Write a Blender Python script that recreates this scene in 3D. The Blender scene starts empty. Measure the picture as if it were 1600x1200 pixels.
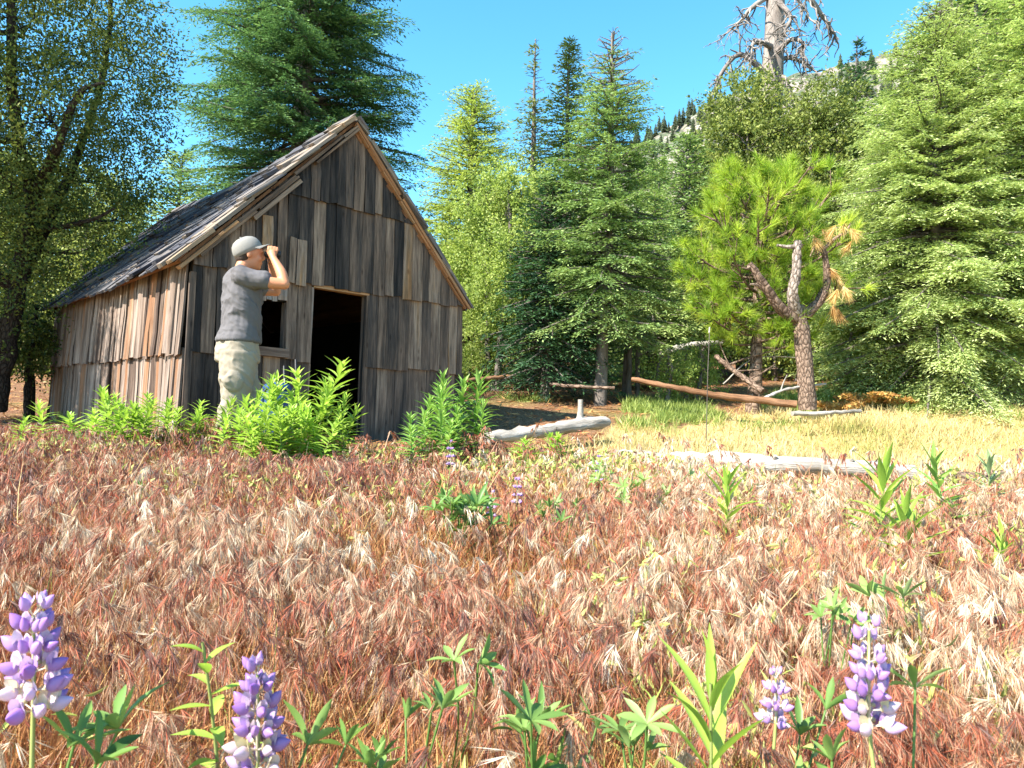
import bpy, bmesh, math, random
import numpy as np
from mathutils import Matrix, Vector

C = bpy.context.scene.collection
SC = bpy.context.scene
PI = math.pi
RNG = np.random.default_rng(7)
random.seed(7)

# ------------------------------------------------------------------ camera, world, sun, exposure
F = 1150.0
PITCH, ROLL = math.radians(2.39), math.radians(2.0)
CAMROT = Matrix.Rotation(math.radians(90) + PITCH, 3, 'X') @ Matrix.Rotation(ROLL, 3, 'Z')
cam_d = bpy.data.cameras.new('camera')
cam_d.sensor_width = 36.0
cam_d.lens = 36.0 * F / 1600.0
cam_d.clip_start, cam_d.clip_end = 0.05, 3000.0
cam_d.dof.use_dof = True
cam_d.dof.focus_distance = 7.0
cam_d.dof.aperture_fstop = 16.0
cam = bpy.data.objects.new('camera', cam_d)
C.objects.link(cam)
cam.matrix_world = CAMROT.to_4x4()
SC.camera = cam

SUN_EL = math.radians(42)
SUN_H = np.array([-0.80, -0.60])
SUN_DIR = Vector((SUN_H[0] * math.cos(SUN_EL), SUN_H[1] * math.cos(SUN_EL), math.sin(SUN_EL)))
sun_d = bpy.data.lights.new('sun', 'SUN')
sun_d.energy, sun_d.angle, sun_d.color = 5.0, math.radians(0.5), (1.0, 0.94, 0.84)
sun = bpy.data.objects.new('sun', sun_d)
sun.rotation_euler = SUN_DIR.to_track_quat('Z', 'Y').to_euler()
C.objects.link(sun)

world = bpy.data.worlds.new('World')
SC.world = world
world.use_nodes = True
wn = world.node_tree
wn.nodes.clear()
sky = wn.nodes.new('ShaderNodeTexSky')
sky.sky_type = 'NISHITA'
sky.sun_disc = False
sky.sun_elevation = SUN_EL
sky.sun_rotation = math.atan2(SUN_H[0], SUN_H[1])
sky.altitude = 1800
sky.air_density, sky.dust_density, sky.ozone_density = 1.0, 0.3, 1.0
hs = wn.nodes.new('ShaderNodeHueSaturation')
hs.inputs['Saturation'].default_value = 1.28
hs.inputs['Hue'].default_value = 0.480
bg = wn.nodes.new('ShaderNodeBackground')
bg.inputs['Strength'].default_value = 0.13
wo = wn.nodes.new('ShaderNodeOutputWorld')
wn.links.new(sky.outputs[0], hs.inputs['Color'])
wn.links.new(hs.outputs[0], bg.inputs[0])
wn.links.new(bg.outputs[0], wo.inputs[0])

SC.view_settings.view_transform = 'Standard'
SC.view_settings.look = 'None'
SC.view_settings.exposure = 1.85
SC.view_settings.gamma = 1.0
SC.view_settings.use_curve_mapping = False
SC.render.engine = 'CYCLES'
cy = SC.cycles
cy.max_bounces, cy.diffuse_bounces, cy.glossy_bounces, cy.transmission_bounces = 5, 3, 2, 3
cy.caustics_reflective = cy.caustics_refractive = False

# ------------------------------------------------------------------ helpers
def P(px, py, d):
    """world point seen at photograph pixel (px,py) at depth d metres"""
    v = CAMROT @ Vector(((px - 800) / F, (600 - py) / F, -1.0))
    v *= d
    return np.array(v)

def sstep(a, b, x):
    t = np.clip((np.asarray(x, float) - a) / (b - a), 0, 1)
    return t * t * (3 - 2 * t)

CU = np.array([0.731, 0.682]); CU = CU / np.linalg.norm(CU)      # along the cabin front
CV = np.array([-CU[1], CU[0]])                                    # along the cabin side
CABD = 7.5
C0 = P(292, 560, CABD)[:2]
CW, CL = 3.56, 5.9

def H(x, y):
    x = np.asarray(x, float); y = np.asarray(y, float)
    ye = y - 3.0 * sstep(0.5, -4.5, x) * sstep(7, 11, y)
    z = np.interp(ye, [-30, 0.8, 2, 4, 6, 7.5, 9.0, 11, 14, 20, 30, 60, 120, 400], [-.9, -.85, -.74, -.58, -.47, -.42, -.30, .02, .45, 1.05, 2.2, 6.5, 14, 30])
    z = z + 0.07 * np.clip(x - 3, 0, 30) * sstep(7, 14, y)
    z = z + 0.025 * np.sin(1.7 * x + 0.6) * np.sin(1.3 * y + 1.0) + 0.012 * np.sin(4.1 * x + 2 * y) + .01 * np.sin(7.3 * y - 3 * x)
    dx, dy = x - C0[0], y - C0[1]
    a = dx * CU[0] + dy * CU[1]; b = dx * CV[0] + dy * CV[1]
    da = np.maximum(np.maximum(-a, a - CW), 0); db = np.maximum(np.maximum(-b, b - CL), 0)
    w = sstep(0.0, 1.3, np.hypot(da, db))
    return w * z + (1 - w) * (-0.42 + 0.02 * b + 0.02 * a)

def G(px, d, dz=0.0):
    """ground point under pixel column px at depth d"""
    p = P(px, 648 + (px - 800) * math.tan(ROLL), d)
    return np.array([p[0], p[1], float(H(p[0], p[1])) + dz])

def unit(v):
    v = np.asarray(v, float)
    return v / np.maximum(np.linalg.norm(v, axis=-1, keepdims=True), 1e-9)

def rdirs(n, rng):
    return unit(rng.normal(size=(n, 3)))

class MB:
    """collects vertices, quads and triangles; build() links them as ONE mesh object"""
    def __init__(s):
        s.v, s.t, s.pc, s.q, s.tr, s.qm, s.tm, s.n = [], [], [], [], [], [], [], 0
    def add(s, v, f, t=0.5, pc=None, mi=0):
        v = np.asarray(v, float).reshape(-1, 3); f = np.asarray(f, np.int64)
        n = len(v)
        if n == 0 or len(f) == 0: return
        s.v.append(v)
        s.t.append(np.broadcast_to(np.asarray(t, float), (n,)).copy())
        s.pc.append(v * 1.0 if pc is None else np.asarray(pc, float).reshape(-1, 3))
        if f.shape[1] == 4: s.q.append(f + s.n); s.qm.append(np.full(len(f), mi))
        else: s.tr.append(f + s.n); s.tm.append(np.full(len(f), mi))
        s.n += n
    def mesh(s, name, mats, smooth=False):
        me = bpy.data.meshes.new(name)
        if s.n:
            V = np.concatenate(s.v)
            Q = np.concatenate(s.q) if s.q else np.zeros((0, 4), np.int64)
            T = np.concatenate(s.tr) if s.tr else np.zeros((0, 3), np.int64)
            M = np.concatenate(s.qm + s.tm) if (s.qm or s.tm) else np.zeros(0)
            me.vertices.add(len(V)); me.vertices.foreach_set('co', V.astype(np.float32).ravel())
            lp = np.concatenate([Q.ravel(), T.ravel()]).astype(np.int32)
            me.loops.add(len(lp)); me.loops.foreach_set('vertex_index', lp)
            nf = len(Q) + len(T)
            me.polygons.add(nf)
            st = np.concatenate([np.arange(len(Q)) * 4, len(Q) * 4 + np.arange(len(T)) * 3]).astype(np.int32)
            me.polygons.foreach_set('loop_start', st)
            me.polygons.foreach_set('material_index', M.astype(np.int32))
            me.polygons.foreach_set('use_smooth', np.full(nf, smooth))
            a = me.attributes.new('t', 'FLOAT', 'POINT'); a.data.foreach_set('value', np.concatenate(s.t).astype(np.float32))
            b = me.attributes.new('pc', 'FLOAT_VECTOR', 'POINT'); b.data.foreach_set('vector', np.concatenate(s.pc).astype(np.float32).ravel())
            me.update(calc_edges=True)
        for m in (mats if isinstance(mats, (list, tuple)) else [mats]): me.materials.append(m)
        return me
    def build(s, name, mats, parent=None, smooth=False):
        o = bpy.data.objects.new(name, s.mesh(name, mats, smooth))
        C.objects.link(o)
        if parent is not None: o.parent = parent
        return o

def tag(o, label=None, cat=None, group=None, kind=None):
    if label: o['label'] = label
    if cat: o['category'] = cat
    if group: o['group'] = group
    if kind: o['kind'] = kind
    return o

def thing(name, loc, label, cat, group=None, rz=0.0):
    o = bpy.data.objects.new(name, None); C.objects.link(o)
    o.empty_display_size = 0.1
    o.location = [float(k) for k in loc]; o.rotation_euler = (0, 0, rz)
    return tag(o, label, cat, group)

def kids(o): return [c for c in bpy.data.objects if c.parent == o]

def dup(root, loc, rz=0.0, sc=1.0, label=None, group=None):
    r = root.copy(); C.objects.link(r)
    r.location = [float(k) for k in loc]; r.rotation_euler = (0, 0, rz); r.scale = (sc, sc, sc)
    if label: r['label'] = label
    if group: r['group'] = group
    for ch in kids(root):
        c = ch.copy(); C.objects.link(c); c.parent = r
        for g in kids(ch):
            d = g.copy(); C.objects.link(d); d.parent = c
    return r

def frames(p):
    p = np.asarray(p, float)
    t = unit(np.gradient(p, axis=0))
    ref = np.array([0, 0, 1.0]) if abs(t[0][2]) < 0.9 else np.array([1.0, 0, 0])
    a = np.zeros_like(p); x = unit(np.cross(t[0], ref))
    for i in range(len(p)):
        x = unit(x - t[i] * np.dot(x, t[i])); a[i] = x
    return t, a, np.cross(t, a)

def tube(mb, pts, rad, sides=6, t=0.5, rnd=None, cap=True, mi=0, squash=1.0, rough=0.0):
    p = np.asarray(pts, float); n = len(p)
    r = np.broadcast_to(np.asarray(rad, float), (n,))
    tt, a, b = frames(p)
    th = np.linspace(0, 2 * PI, sides, endpoint=False)
    rr = r[:, None] * np.ones(sides)[None]
    if rough: rr = rr * (1 + rough * RNG.normal(size=rr.shape))
    v = p[:, None] + rr[..., None] * (np.cos(th)[None, :, None] * a[:, None] + squash * np.sin(th)[None, :, None] * b[:, None])
    L = np.concatenate([[0], np.cumsum(np.linalg.norm(np.diff(p, axis=0), axis=1))])
    rnd = RNG.random() * 50 if rnd is None else rnd
    ang = np.minimum(th, 2 * PI - th)
    pc = np.stack([np.broadcast_to(ang[None] * r[:, None], (n, sides)), np.broadcast_to(L[:, None], (n, sides)), np.full((n, sides), rnd)], -1)
    i, j = np.meshgrid(np.arange(n - 1), np.arange(sides), indexing='ij')
    j2 = (j + 1) % sides
    q = np.stack([i * sides + j, i * sides + j2, (i + 1) * sides + j2, (i + 1) * sides + j], -1).reshape(-1, 4)
    mb.add(v.reshape(-1, 3), q, t, pc.reshape(-1, 3), mi)
    if cap:
        for k in (0, n - 1):
            vv = np.vstack([v[k], p[k]])
            f = np.array([[jj, (jj + 1) % sides, sides] for jj in range(sides)])
            if k == 0: f = f[:, ::-1]
            pcc = np.vstack([pc[k], [0, L[k], rnd]])
            mb.add(vv, f, t, pcc, mi)

def smooth_path(ctrl, n=10):
    c = np.asarray(ctrl, float)
    if len(c) == 2: return c[0] + (c[1] - c[0]) * np.linspace(0, 1, n)[:, None]
    pp = np.vstack([2 * c[0] - c[1], c, 2 * c[-1] - c[-2]])
    out = []
    m = len(c) - 1
    for u in np.linspace(0, m, n):
        i = min(int(u), m - 1); s = u - i
        p0, p1, p2, p3 = pp[i:i + 4]
        out.append(0.5 * ((2 * p1) + (p2 - p0) * s + (2 * p0 - 5 * p1 + 4 * p2 - p3) * s * s + (3 * p1 - p0 - 3 * p2 + p3) * s ** 3))
    return np.array(out)

def diamonds(mb, base, d, nrm, L, W, t=0.5, mi=0, wide=0.45):
    """one four-cornered leaf per row"""
    n = len(base)
    if n == 0: return
    d = unit(d); s = unit(np.cross(d, nrm))
    L = np.broadcast_to(np.asarray(L, float), (n,))[:, None]; W = np.broadcast_to(np.asarray(W, float), (n,))[:, None]
    v = np.stack([base, base + d * L * wide + s * W / 2, base + d * L, base + d * L * wide - s * W / 2], 1)
    f = np.arange(n)[:, None] * 4 + np.array([0, 1, 2, 3])[None]
    tt = np.repeat(np.broadcast_to(np.asarray(t, float), (n,)), 4)
    mb.add(v.reshape(-1, 3), f, tt, None, mi)

def needles(mb, base, d, L, W, t=0.5, mi=0, rng=RNG):
    n = len(base)
    if n == 0: return
    d = unit(d); s = unit(np.cross(d, rdirs(n, rng)))
    L = np.broadcast_to(np.asarray(L, float), (n,))[:, None]; W = np.broadcast_to(np.asarray(W, float), (n,))[:, None]
    v = np.stack([base + s * W / 2, base + d * L, base - s * W / 2], 1)
    f = np.arange(n)[:, None] * 3 + np.array([0, 1, 2])[None]
    mb.add(v.reshape(-1, 3), f, np.repeat(np.broadcast_to(np.asarray(t, float), (n,)), 3), None, mi)

def strips(mb, base, d, nrm, L, W, bend, nseg=4, t=0.5, mi=0, fold=0.25, prof=None):
    """lance-shaped folded leaves, curved towards -nrm by bend"""
    n = len(base)
    if n == 0: return
    d = unit(d); side = unit(np.cross(d, nrm)); up = np.cross(side, d)
    L = np.broadcast_to(np.asarray(L, float), (n,)); W = np.broadcast_to(np.asarray(W, float), (n,)); bend = np.broadcast_to(np.asarray(bend, float), (n,))
    s = np.linspace(0, 1, nseg + 1)
    w = (np.sin(PI * np.clip(s, 0.03, 0.985) ** 0.8) if prof is None else np.asarray(prof))
    c = base[:, None] + d[:, None] * (L[:, None] * s[None])[..., None] - up[:, None] * (L[:, None] * bend[:, None] * s[None] ** 2)[..., None]
    hw = (W[:, None] * w[None] / 2)[..., None]
    l = c + side[:, None] * hw + up[:, None] * hw * fold * 2
    r = c - side[:, None] * hw + up[:, None] * hw * fold * 2
    v = np.stack([l, c, r], 2).reshape(-1, 3)
    k = nseg + 1
    q = []
    for i in range(nseg):
        q += [[3 * i, 3 * i + 1, 3 * i + 4, 3 * i + 3], [3 * i + 1, 3 * i + 2, 3 * i + 5, 3 * i + 4]]
    f = (np.arange(n)[:, None, None] * (3 * k) + np.array(q)[None]).reshape(-1, 4)
    mb.add(v, f, np.repeat(np.broadcast_to(np.asarray(t, float), (n,)), 3 * k), None, mi)

def box(mb, o, ax, ay, az, t=0.5, rnd=None, mi=0, jit=0.0):
    """box from corner o along the edge vectors; ay is the grain direction"""
    o, ax, ay, az = [np.asarray(k, float) for k in (o, ax, ay, az)]
    v = []; pc = []
    rnd = RNG.random() * 80 if rnd is None else rnd
    lx, ly, lz = [np.linalg.norm(k) for k in (ax, ay, az)]
    for k in range(2):
        for j in range(2):
            for i in range(2):
                v.append(o + ax * i + ay * j + az * k); pc.append([lx * i + lz * k, ly * j, rnd])
    v = np.array(v)
    if jit: v = v + RNG.normal(size=v.shape) * jit
    f = [[0, 2, 3, 1], [4, 5, 7, 6], [0, 1, 5, 4], [2, 6, 7, 3], [0, 4, 6, 2], [1, 3, 7, 5]]
    if np.dot(np.cross(ax, ay), az) < 0: f = [k[::-1] for k in f]
    mb.add(v, f, t, pc, mi)

def ellipsoid(mb, c, r, nu=10, nv=7, t=0.5, mi=0, R=None):
    u = np.linspace(0, 2 * PI, nu, endpoint=False); w = np.linspace(0, PI, nv + 1)
    W_, U_ = np.meshgrid(w, u, indexing='ij')
    v = np.stack([np.sin(W_) * np.cos(U_), np.sin(W_) * np.sin(U_), np.cos(W_)], -1).reshape(-1, 3) * np.asarray(r, float)
    if R is not None: v = v @ np.asarray(R).T
    i, j = np.meshgrid(np.arange(nv), np.arange(nu), indexing='ij'); j2 = (j + 1) % nu
    q = np.stack([i * nu + j, (i + 1) * nu + j, (i + 1) * nu + j2, i * nu + j2], -1).reshape(-1, 4)
    mb.add(v + np.asarray(c, float), q, t, None, mi)

# ------------------------------------------------------------------ materials
def newmat(name):
    m = bpy.data.materials.new(name); m.use_nodes = True
    nt = m.node_tree; nt.nodes.clear()
    out = nt.nodes.new('ShaderNodeOutputMaterial')
    return m, nt, out

def nd(nt, typ, **kw):
    n = nt.nodes.new(typ)
    for k, v in kw.items():
        if k in n.inputs: n.inputs[k].default_value = v
        else: setattr(n, k, v)
    return n

def attr(nt, name): 
    n = nt.nodes.new('ShaderNodeAttribute'); n.attribute_name = name
    return n

def ramp(nt, cols, pos=None):
    r = nt.nodes.new('ShaderNodeValToRGB'); e = r.color_ramp.elements
    pos = pos or [i / (len(cols) - 1) for i in range(len(cols))]
    while len(e) < len(cols): e.new(0.5)
    for i, (c, p) in enumerate(zip(cols, pos)):
        e[i].position = p; e[i].color = (*c, 1)
    return r

def mixc(nt, fac, a, b, typ='MIX'):
    m = nt.nodes.new('ShaderNodeMix'); m.data_type = 'RGBA'; m.blend_type = typ
    if isinstance(fac, (int, float)): m.inputs[0].default_value = fac
    else: nt.links.new(fac, m.inputs[0])
    for k, x in ((6, a), (7, b)):
        if isinstance(x, (tuple, list)): m.inputs[k].default_value = (*x, 1) if len(x) == 3 else x
        else: nt.links.new(x, m.inputs[k])
    return m.outputs[2]

def math_(nt, op, a, b=0.5, c=None):
    m = nt.nodes.new('ShaderNodeMath'); m.operation = op
    for k, x in enumerate((a, b) if c is None else (a, b, c)):
        if isinstance(x, (int, float)): m.inputs[k].default_value = x
        else: nt.links.new(x, m.inputs[k])
    return m.outputs[0]

def noise(nt, vec, scale, detail=4, rough=0.6, out='Fac'):
    n = nt.nodes.new('ShaderNodeTexNoise')
    n.inputs['Scale'].default_value = scale; n.inputs['Detail'].default_value = detail; n.inputs['Roughness'].default_value = rough
    if vec is not None: nt.links.new(vec, n.inputs['Vector'])
    return n.outputs[out]

def mapping(nt, vec, scale):
    m = nt.nodes.new('ShaderNodeMapping'); m.inputs['Scale'].default_value = scale
    nt.links.new(vec, m.inputs['Vector'])
    return m.outputs[0]

def leaf_mat(name, cols, trans=0.35, rough=0.45, pos=None, var=0.25, spec=0.3):
    m, nt, out = newmat(name)
    a = attr(nt, 't')
    oi = nt.nodes.new('ShaderNodeObjectInfo')
    r = ramp(nt, cols, pos); nt.links.new(a.outputs['Fac'], r.inputs[0])
    geo = nt.nodes.new('ShaderNodeNewGeometry')
    nz = noise(nt, geo.outputs['Position'], 1.3, 3)
    k = math_(nt, 'MULTIPLY_ADD', nz, var * 2, 1 - var)
    k = math_(nt, 'MULTIPLY', k, math_(nt, 'MULTIPLY_ADD', oi.outputs['Random'], 0.2, 0.9))
    v = nt.nodes.new('ShaderNodeHueSaturation'); nt.links.new(r.outputs[0], v.inputs['Color']); nt.links.new(k, v.inputs['Value'])
    pb = nd(nt, 'ShaderNodeBsdfPrincipled', Roughness=rough)
    pb.inputs['Specular IOR Level'].default_value = spec
    nt.links.new(v.outputs[0], pb.inputs['Base Color'])
    tr = nt.nodes.new('ShaderNodeBsdfTranslucent')
    tc = mixc(nt, 0.5, v.outputs[0], (0.9, 1.0, 0.35), 'MULTIPLY')
    tcg = nt.nodes.new('ShaderNodeHueSaturation'); tcg.inputs['Value'].default_value = 1.5; nt.links.new(tc, tcg.inputs['Color'])
    nt.links.new(tcg.outputs[0], tr.inputs['Color'])
    mx = nt.nodes.new('ShaderNodeMixShader'); mx.inputs[0].default_value = trans
    nt.links.new(pb.outputs[0], mx.inputs[1]); nt.links.new(tr.outputs[0], mx.inputs[2])
    nt.links.new(mx.outputs[0], out.inputs[0])
    return m

def wood_mat(name, cols, pos=None, grain=(38, 2.2, 1), streak=(9, 0.7, 1), dark=0.5, bump=0.35, rough=0.85, bscale=1.0):
    """weathered wood: per-board tone from 't', grain along pc.y"""
    m, nt, out = newmat(name)
    a = attr(nt, 't'); pc = attr(nt, 'pc').outputs['Vector']
    r = ramp(nt, cols, pos)
    s1 = noise(nt, mapping(nt, pc, streak), 1.0, 5, 0.65)
    k = math_(nt, 'ADD', a.outputs['Fac'], math_(nt, 'MULTIPLY_ADD', s1, 1.25, -0.625))
    nt.links.new(k, r.inputs[0])
    g = noise(nt, mapping(nt, pc, grain), 1.0, 6, 0.7)
    gr = ramp(nt, [(dark * 0.35,) * 3, (dark + .25,) * 3, (1, 1, 1), (1.25, 1.22, 1.18)], [0.22, 0.42, 0.58, 0.8])
    nt.links.new(g, gr.inputs[0])
    col = mixc(nt, 1.0, r.outputs[0], gr.outputs[0], 'MULTIPLY')
    kn = nt.nodes.new('ShaderNodeTexVoronoi'); kn.inputs['Scale'].default_value = 1.0
    nt.links.new(mapping(nt, pc, (7, 2.4, 1)), kn.inputs['Vector'])
    kr = ramp(nt, [(0.25, 0.2, 0.16), (1, 1, 1)], [0.04, 0.13]); nt.links.new(kn.outputs['Distance'], kr.inputs[0])
    col = mixc(nt, 0.7, col, kr.outputs[0], 'MULTIPLY')
    pb = nd(nt, 'ShaderNodeBsdfPrincipled', Roughness=rough)
    pb.inputs['Specular IOR Level'].default_value = 0.2
    nt.links.new(col, pb.inputs['Base Color'])
    b = nt.nodes.new('ShaderNodeBump'); b.inputs['Strength'].default_value = bump; b.inputs['Distance'].default_value = 0.01 * bscale
    nt.links.new(g, b.inputs['Height']); nt.links.new(b.outputs[0], pb.inputs['Normal'])
    nt.links.new(pb.outputs[0], out.inputs[0])
    return m

def plate_mat(name, cols):
    """plated pine bark: cracked cells stretched along the trunk"""
    m, nt, out = newmat(name)
    a = attr(nt, 't'); pc = attr(nt, 'pc').outputs['Vector']
    wob = nt.nodes.new('ShaderNodeVectorMath'); wob.operation = 'MULTIPLY_ADD'
    nt.links.new(noise(nt, mapping(nt, pc, (20, 14, 1)), 1, 3, .6, 'Color'), wob.inputs[0]); wob.inputs[1].default_value = (.05, .07, 0); nt.links.new(pc, wob.inputs[2])
    vo = nt.nodes.new('ShaderNodeTexVoronoi'); vo.feature = 'DISTANCE_TO_EDGE'; vo.inputs['Scale'].default_value = 1
    nt.links.new(mapping(nt, wob.outputs[0], (22, 10, 1)), vo.inputs['Vector'])
    n = noise(nt, mapping(nt, pc, (60, 30, 1)), 1, 5, .7)
    r = ramp(nt, cols); nt.links.new(math_(nt, 'ADD', a.outputs['Fac'], math_(nt, 'MULTIPLY_ADD', n, 1.0, -.5)), r.inputs[0])
    cr = ramp(nt, [(.22, .19, .17), (.8, .78, .76), (1.1, 1.08, 1.05)], [.0, .12, .35]); nt.links.new(vo.outputs['Distance'], cr.inputs[0])
    col = mixc(nt, 1.0, r.outputs[0], cr.outputs[0], 'MULTIPLY')
    pb = nd(nt, 'ShaderNodeBsdfPrincipled', Roughness=.9); pb.inputs['Specular IOR Level'].default_value = .15
    nt.links.new(col, pb.inputs['Base Color'])
    b = nt.nodes.new('ShaderNodeBump'); b.inputs['Strength'].default_value = 1; b.inputs['Distance'].default_value = .04
    nt.links.new(math_(nt, 'ADD', math_(nt, 'MINIMUM', vo.outputs['Distance'], .3), math_(nt, 'MULTIPLY', n, .3)), b.inputs['Height']); nt.links.new(b.outputs[0], pb.inputs['Normal'])
    nt.links.new(pb.outputs[0], out.inputs[0])
    return m

def bark_mat(name, cols, scale=(14, 4, 1), bump=0.8, bscale=3.0):
    return wood_mat(name, cols, None, scale, (5, 1.5, 1), 0.45, bump, 0.9, bscale)

def plain_mat(name, col, rough=0.7, var=0.15, scale=20, bump=0.0, spec=0.3, metal=0.0):
    m, nt, out = newmat(name)
    tc = nt.nodes.new('ShaderNodeTexCoord')
    n = noise(nt, tc.outputs['Object'], scale, 4)
    h = nt.nodes.new('ShaderNodeHueSaturation'); h.inputs['Color'].default_value = (*col, 1)
    nt.links.new(math_(nt, 'MULTIPLY_ADD', n, 2 * var, 1 - var), h.inputs['Value'])
    pb = nd(nt, 'ShaderNodeBsdfPrincipled', Roughness=rough, Metallic=metal)
    pb.inputs['Specular IOR Level'].default_value = spec
    nt.links.new(h.outputs[0], pb.inputs['Base Color'])
    if bump:
        b = nt.nodes.new('ShaderNodeBump'); b.inputs['Strength'].default_value = bump; b.inputs['Distance'].default_value = 0.01
        nt.links.new(n, b.inputs['Height']); nt.links.new(b.outputs[0], pb.inputs['Normal'])
    nt.links.new(pb.outputs[0], out.inputs[0])
    return m
# ------------------------------------------------------------------ ground and mountain
def grid_mesh(name, X, Y, Z, mats, t=None):
    ny, nx = X.shape
    mb = MB()
    i, j = np.meshgrid(np.arange(ny - 1), np.arange(nx - 1), indexing='ij')
    q = np.stack([i * nx + j, i * nx + j + 1, (i + 1) * nx + j + 1, (i + 1) * nx + j], -1).reshape(-1, 4)
    mb.add(np.stack([X, Y, Z], -1).reshape(-1, 3), q, 0.5 if t is None else t.ravel())
    return mb.build(name, mats, None, True)

def meadow_mask(x, y):
    """1 = dry grass field, 0 = bare forest floor"""
    px = 800 + x / np.maximum(y, .3) * F
    edge = np.interp(px, [-400, 100, 700, 760, 930, 1000, 1250, 1700, 3000], [6.6, 6.6, 7.2, 7.4, 8.6, 10.6, 12.0, 13.5, 14])
    edge = edge + .5 * np.sin(1.9 * x) + .3 * np.sin(4.3 * x + 1)
    return 1 - sstep(-0.6, 0.9, y - edge)

def build_ground():
    g = np.sinh(np.linspace(-4.4, 4.4, 300)) / np.sinh(4.4) * 420
    k = np.linspace(0, 1, 330)
    gy = -14 + 60 * k + 480 * k ** 5
    X, Y = np.meshgrid(g, gy)
    Z = H(X, Y)
    m, nt, out = newmat('ground_soil')
    a = attr(nt, 't')
    geo = nt.nodes.new('ShaderNodeNewGeometry'); pos = geo.outputs['Position']
    n1 = noise(nt, pos, 2.2, 6, .65); n2 = noise(nt, pos, 38, 5, .7); n3 = noise(nt, pos, 0.5, 3)
    duff = ramp(nt, [(.055, .03, .018), (.15, .075, .04), (.27, .15, .09), (.36, .25, .16)], [.3, .47, .58, .72]); nt.links.new(n2, duff.inputs[0])
    straw = ramp(nt, [(.14, .085, .035), (.36, .25, .10), (.50, .37, .17), (.56, .46, .26)], [.28, .45, .58, .75]); nt.links.new(n2, straw.inputs[0])
    fac = math_(nt, 'ADD', a.outputs['Fac'], math_(nt, 'MULTIPLY_ADD', n1, .8, -.4))
    fr = ramp(nt, [(0, 0, 0), (1, 1, 1)], [.35, .65]); nt.links.new(fac, fr.inputs[0])
    col = mixc(nt, fr.outputs[0], duff.outputs[0], straw.outputs[0])
    gr = ramp(nt, [(0, 0, 0), (1, 1, 1)], [.5, .62]); nt.links.new(n3, gr.inputs[0])
    col = mixc(nt, math_(nt, 'MULTIPLY', gr.outputs[0], .3), col, (.16, .20, .05))
    pb = nd(nt, 'ShaderNodeBsdfPrincipled', Roughness=.95); pb.inputs['Specular IOR Level'].default_value = .1
    nt.links.new(col, pb.inputs['Base Color'])
    b = nt.nodes.new('ShaderNodeBump'); b.inputs['Strength'].default_value = .8; b.inputs['Distance'].default_value = .03
    nt.links.new(n2, b.inputs['Height']); nt.links.new(b.outputs[0], pb.inputs['Normal'])
    nt.links.new(pb.outputs[0], out.inputs[0])
    tag(grid_mesh('ground', X, Y, Z, m, meadow_mask(X, Y)), kind='structure')
build_ground()

RX = [-900, -200, 200, 500, 700, 850, 900, 960, 1000, 1040, 1090, 1150, 1250, 1350, 1400, 1440, 1600, 1800, 2400]
RY = [470, 470, 470, 450, 410, 330, 300, 246, 214, 192, 166, 136, 104, 82, 66, 40, -30, -90, -200]
def ridge_pt(px):
    return P(px, float(np.interp(px, RX, RY)), 300.0)

def mtn_frac(s):
    return np.interp(s, [0, .55, 1, 1.35, 1.7], [0, .5, 1.0, .8, .3])

MT_S = np.linspace(0, 1.7, 90)
def vnoise(x, y, seed=0):
    r = np.random.default_rng(seed); T = r.random((64, 64))
    xi, yi = np.floor(x).astype(int), np.floor(y).astype(int); fx, fy = x - xi, y - yi
    fx = fx * fx * (3 - 2 * fx); fy = fy * fy * (3 - 2 * fy)
    g = lambda a, b: T[a % 64, b % 64]
    return (g(xi, yi) * (1 - fx) + g(xi + 1, yi) * fx) * (1 - fy) + (g(xi, yi + 1) * (1 - fx) + g(xi + 1, yi + 1) * fx) * fy
def fbm(x, y, seed=0, o=4):
    return sum(vnoise(x * 2 ** k, y * 2 ** k, seed + k) * .5 ** k for k in range(o)) / 2 * 2 - 1

def mtn_point(px, s):
    """point on the mountain face below ridge column px; s=0 foot, s=1 ridge"""
    r = ridge_pt(px)
    u = r[:2] / r[1]
    dep = 130 + 170 * s
    foot = 14.0
    z = foot + (r[2] - foot) * mtn_frac(s)
    return np.array([u[0] * dep, dep, z])

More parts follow.
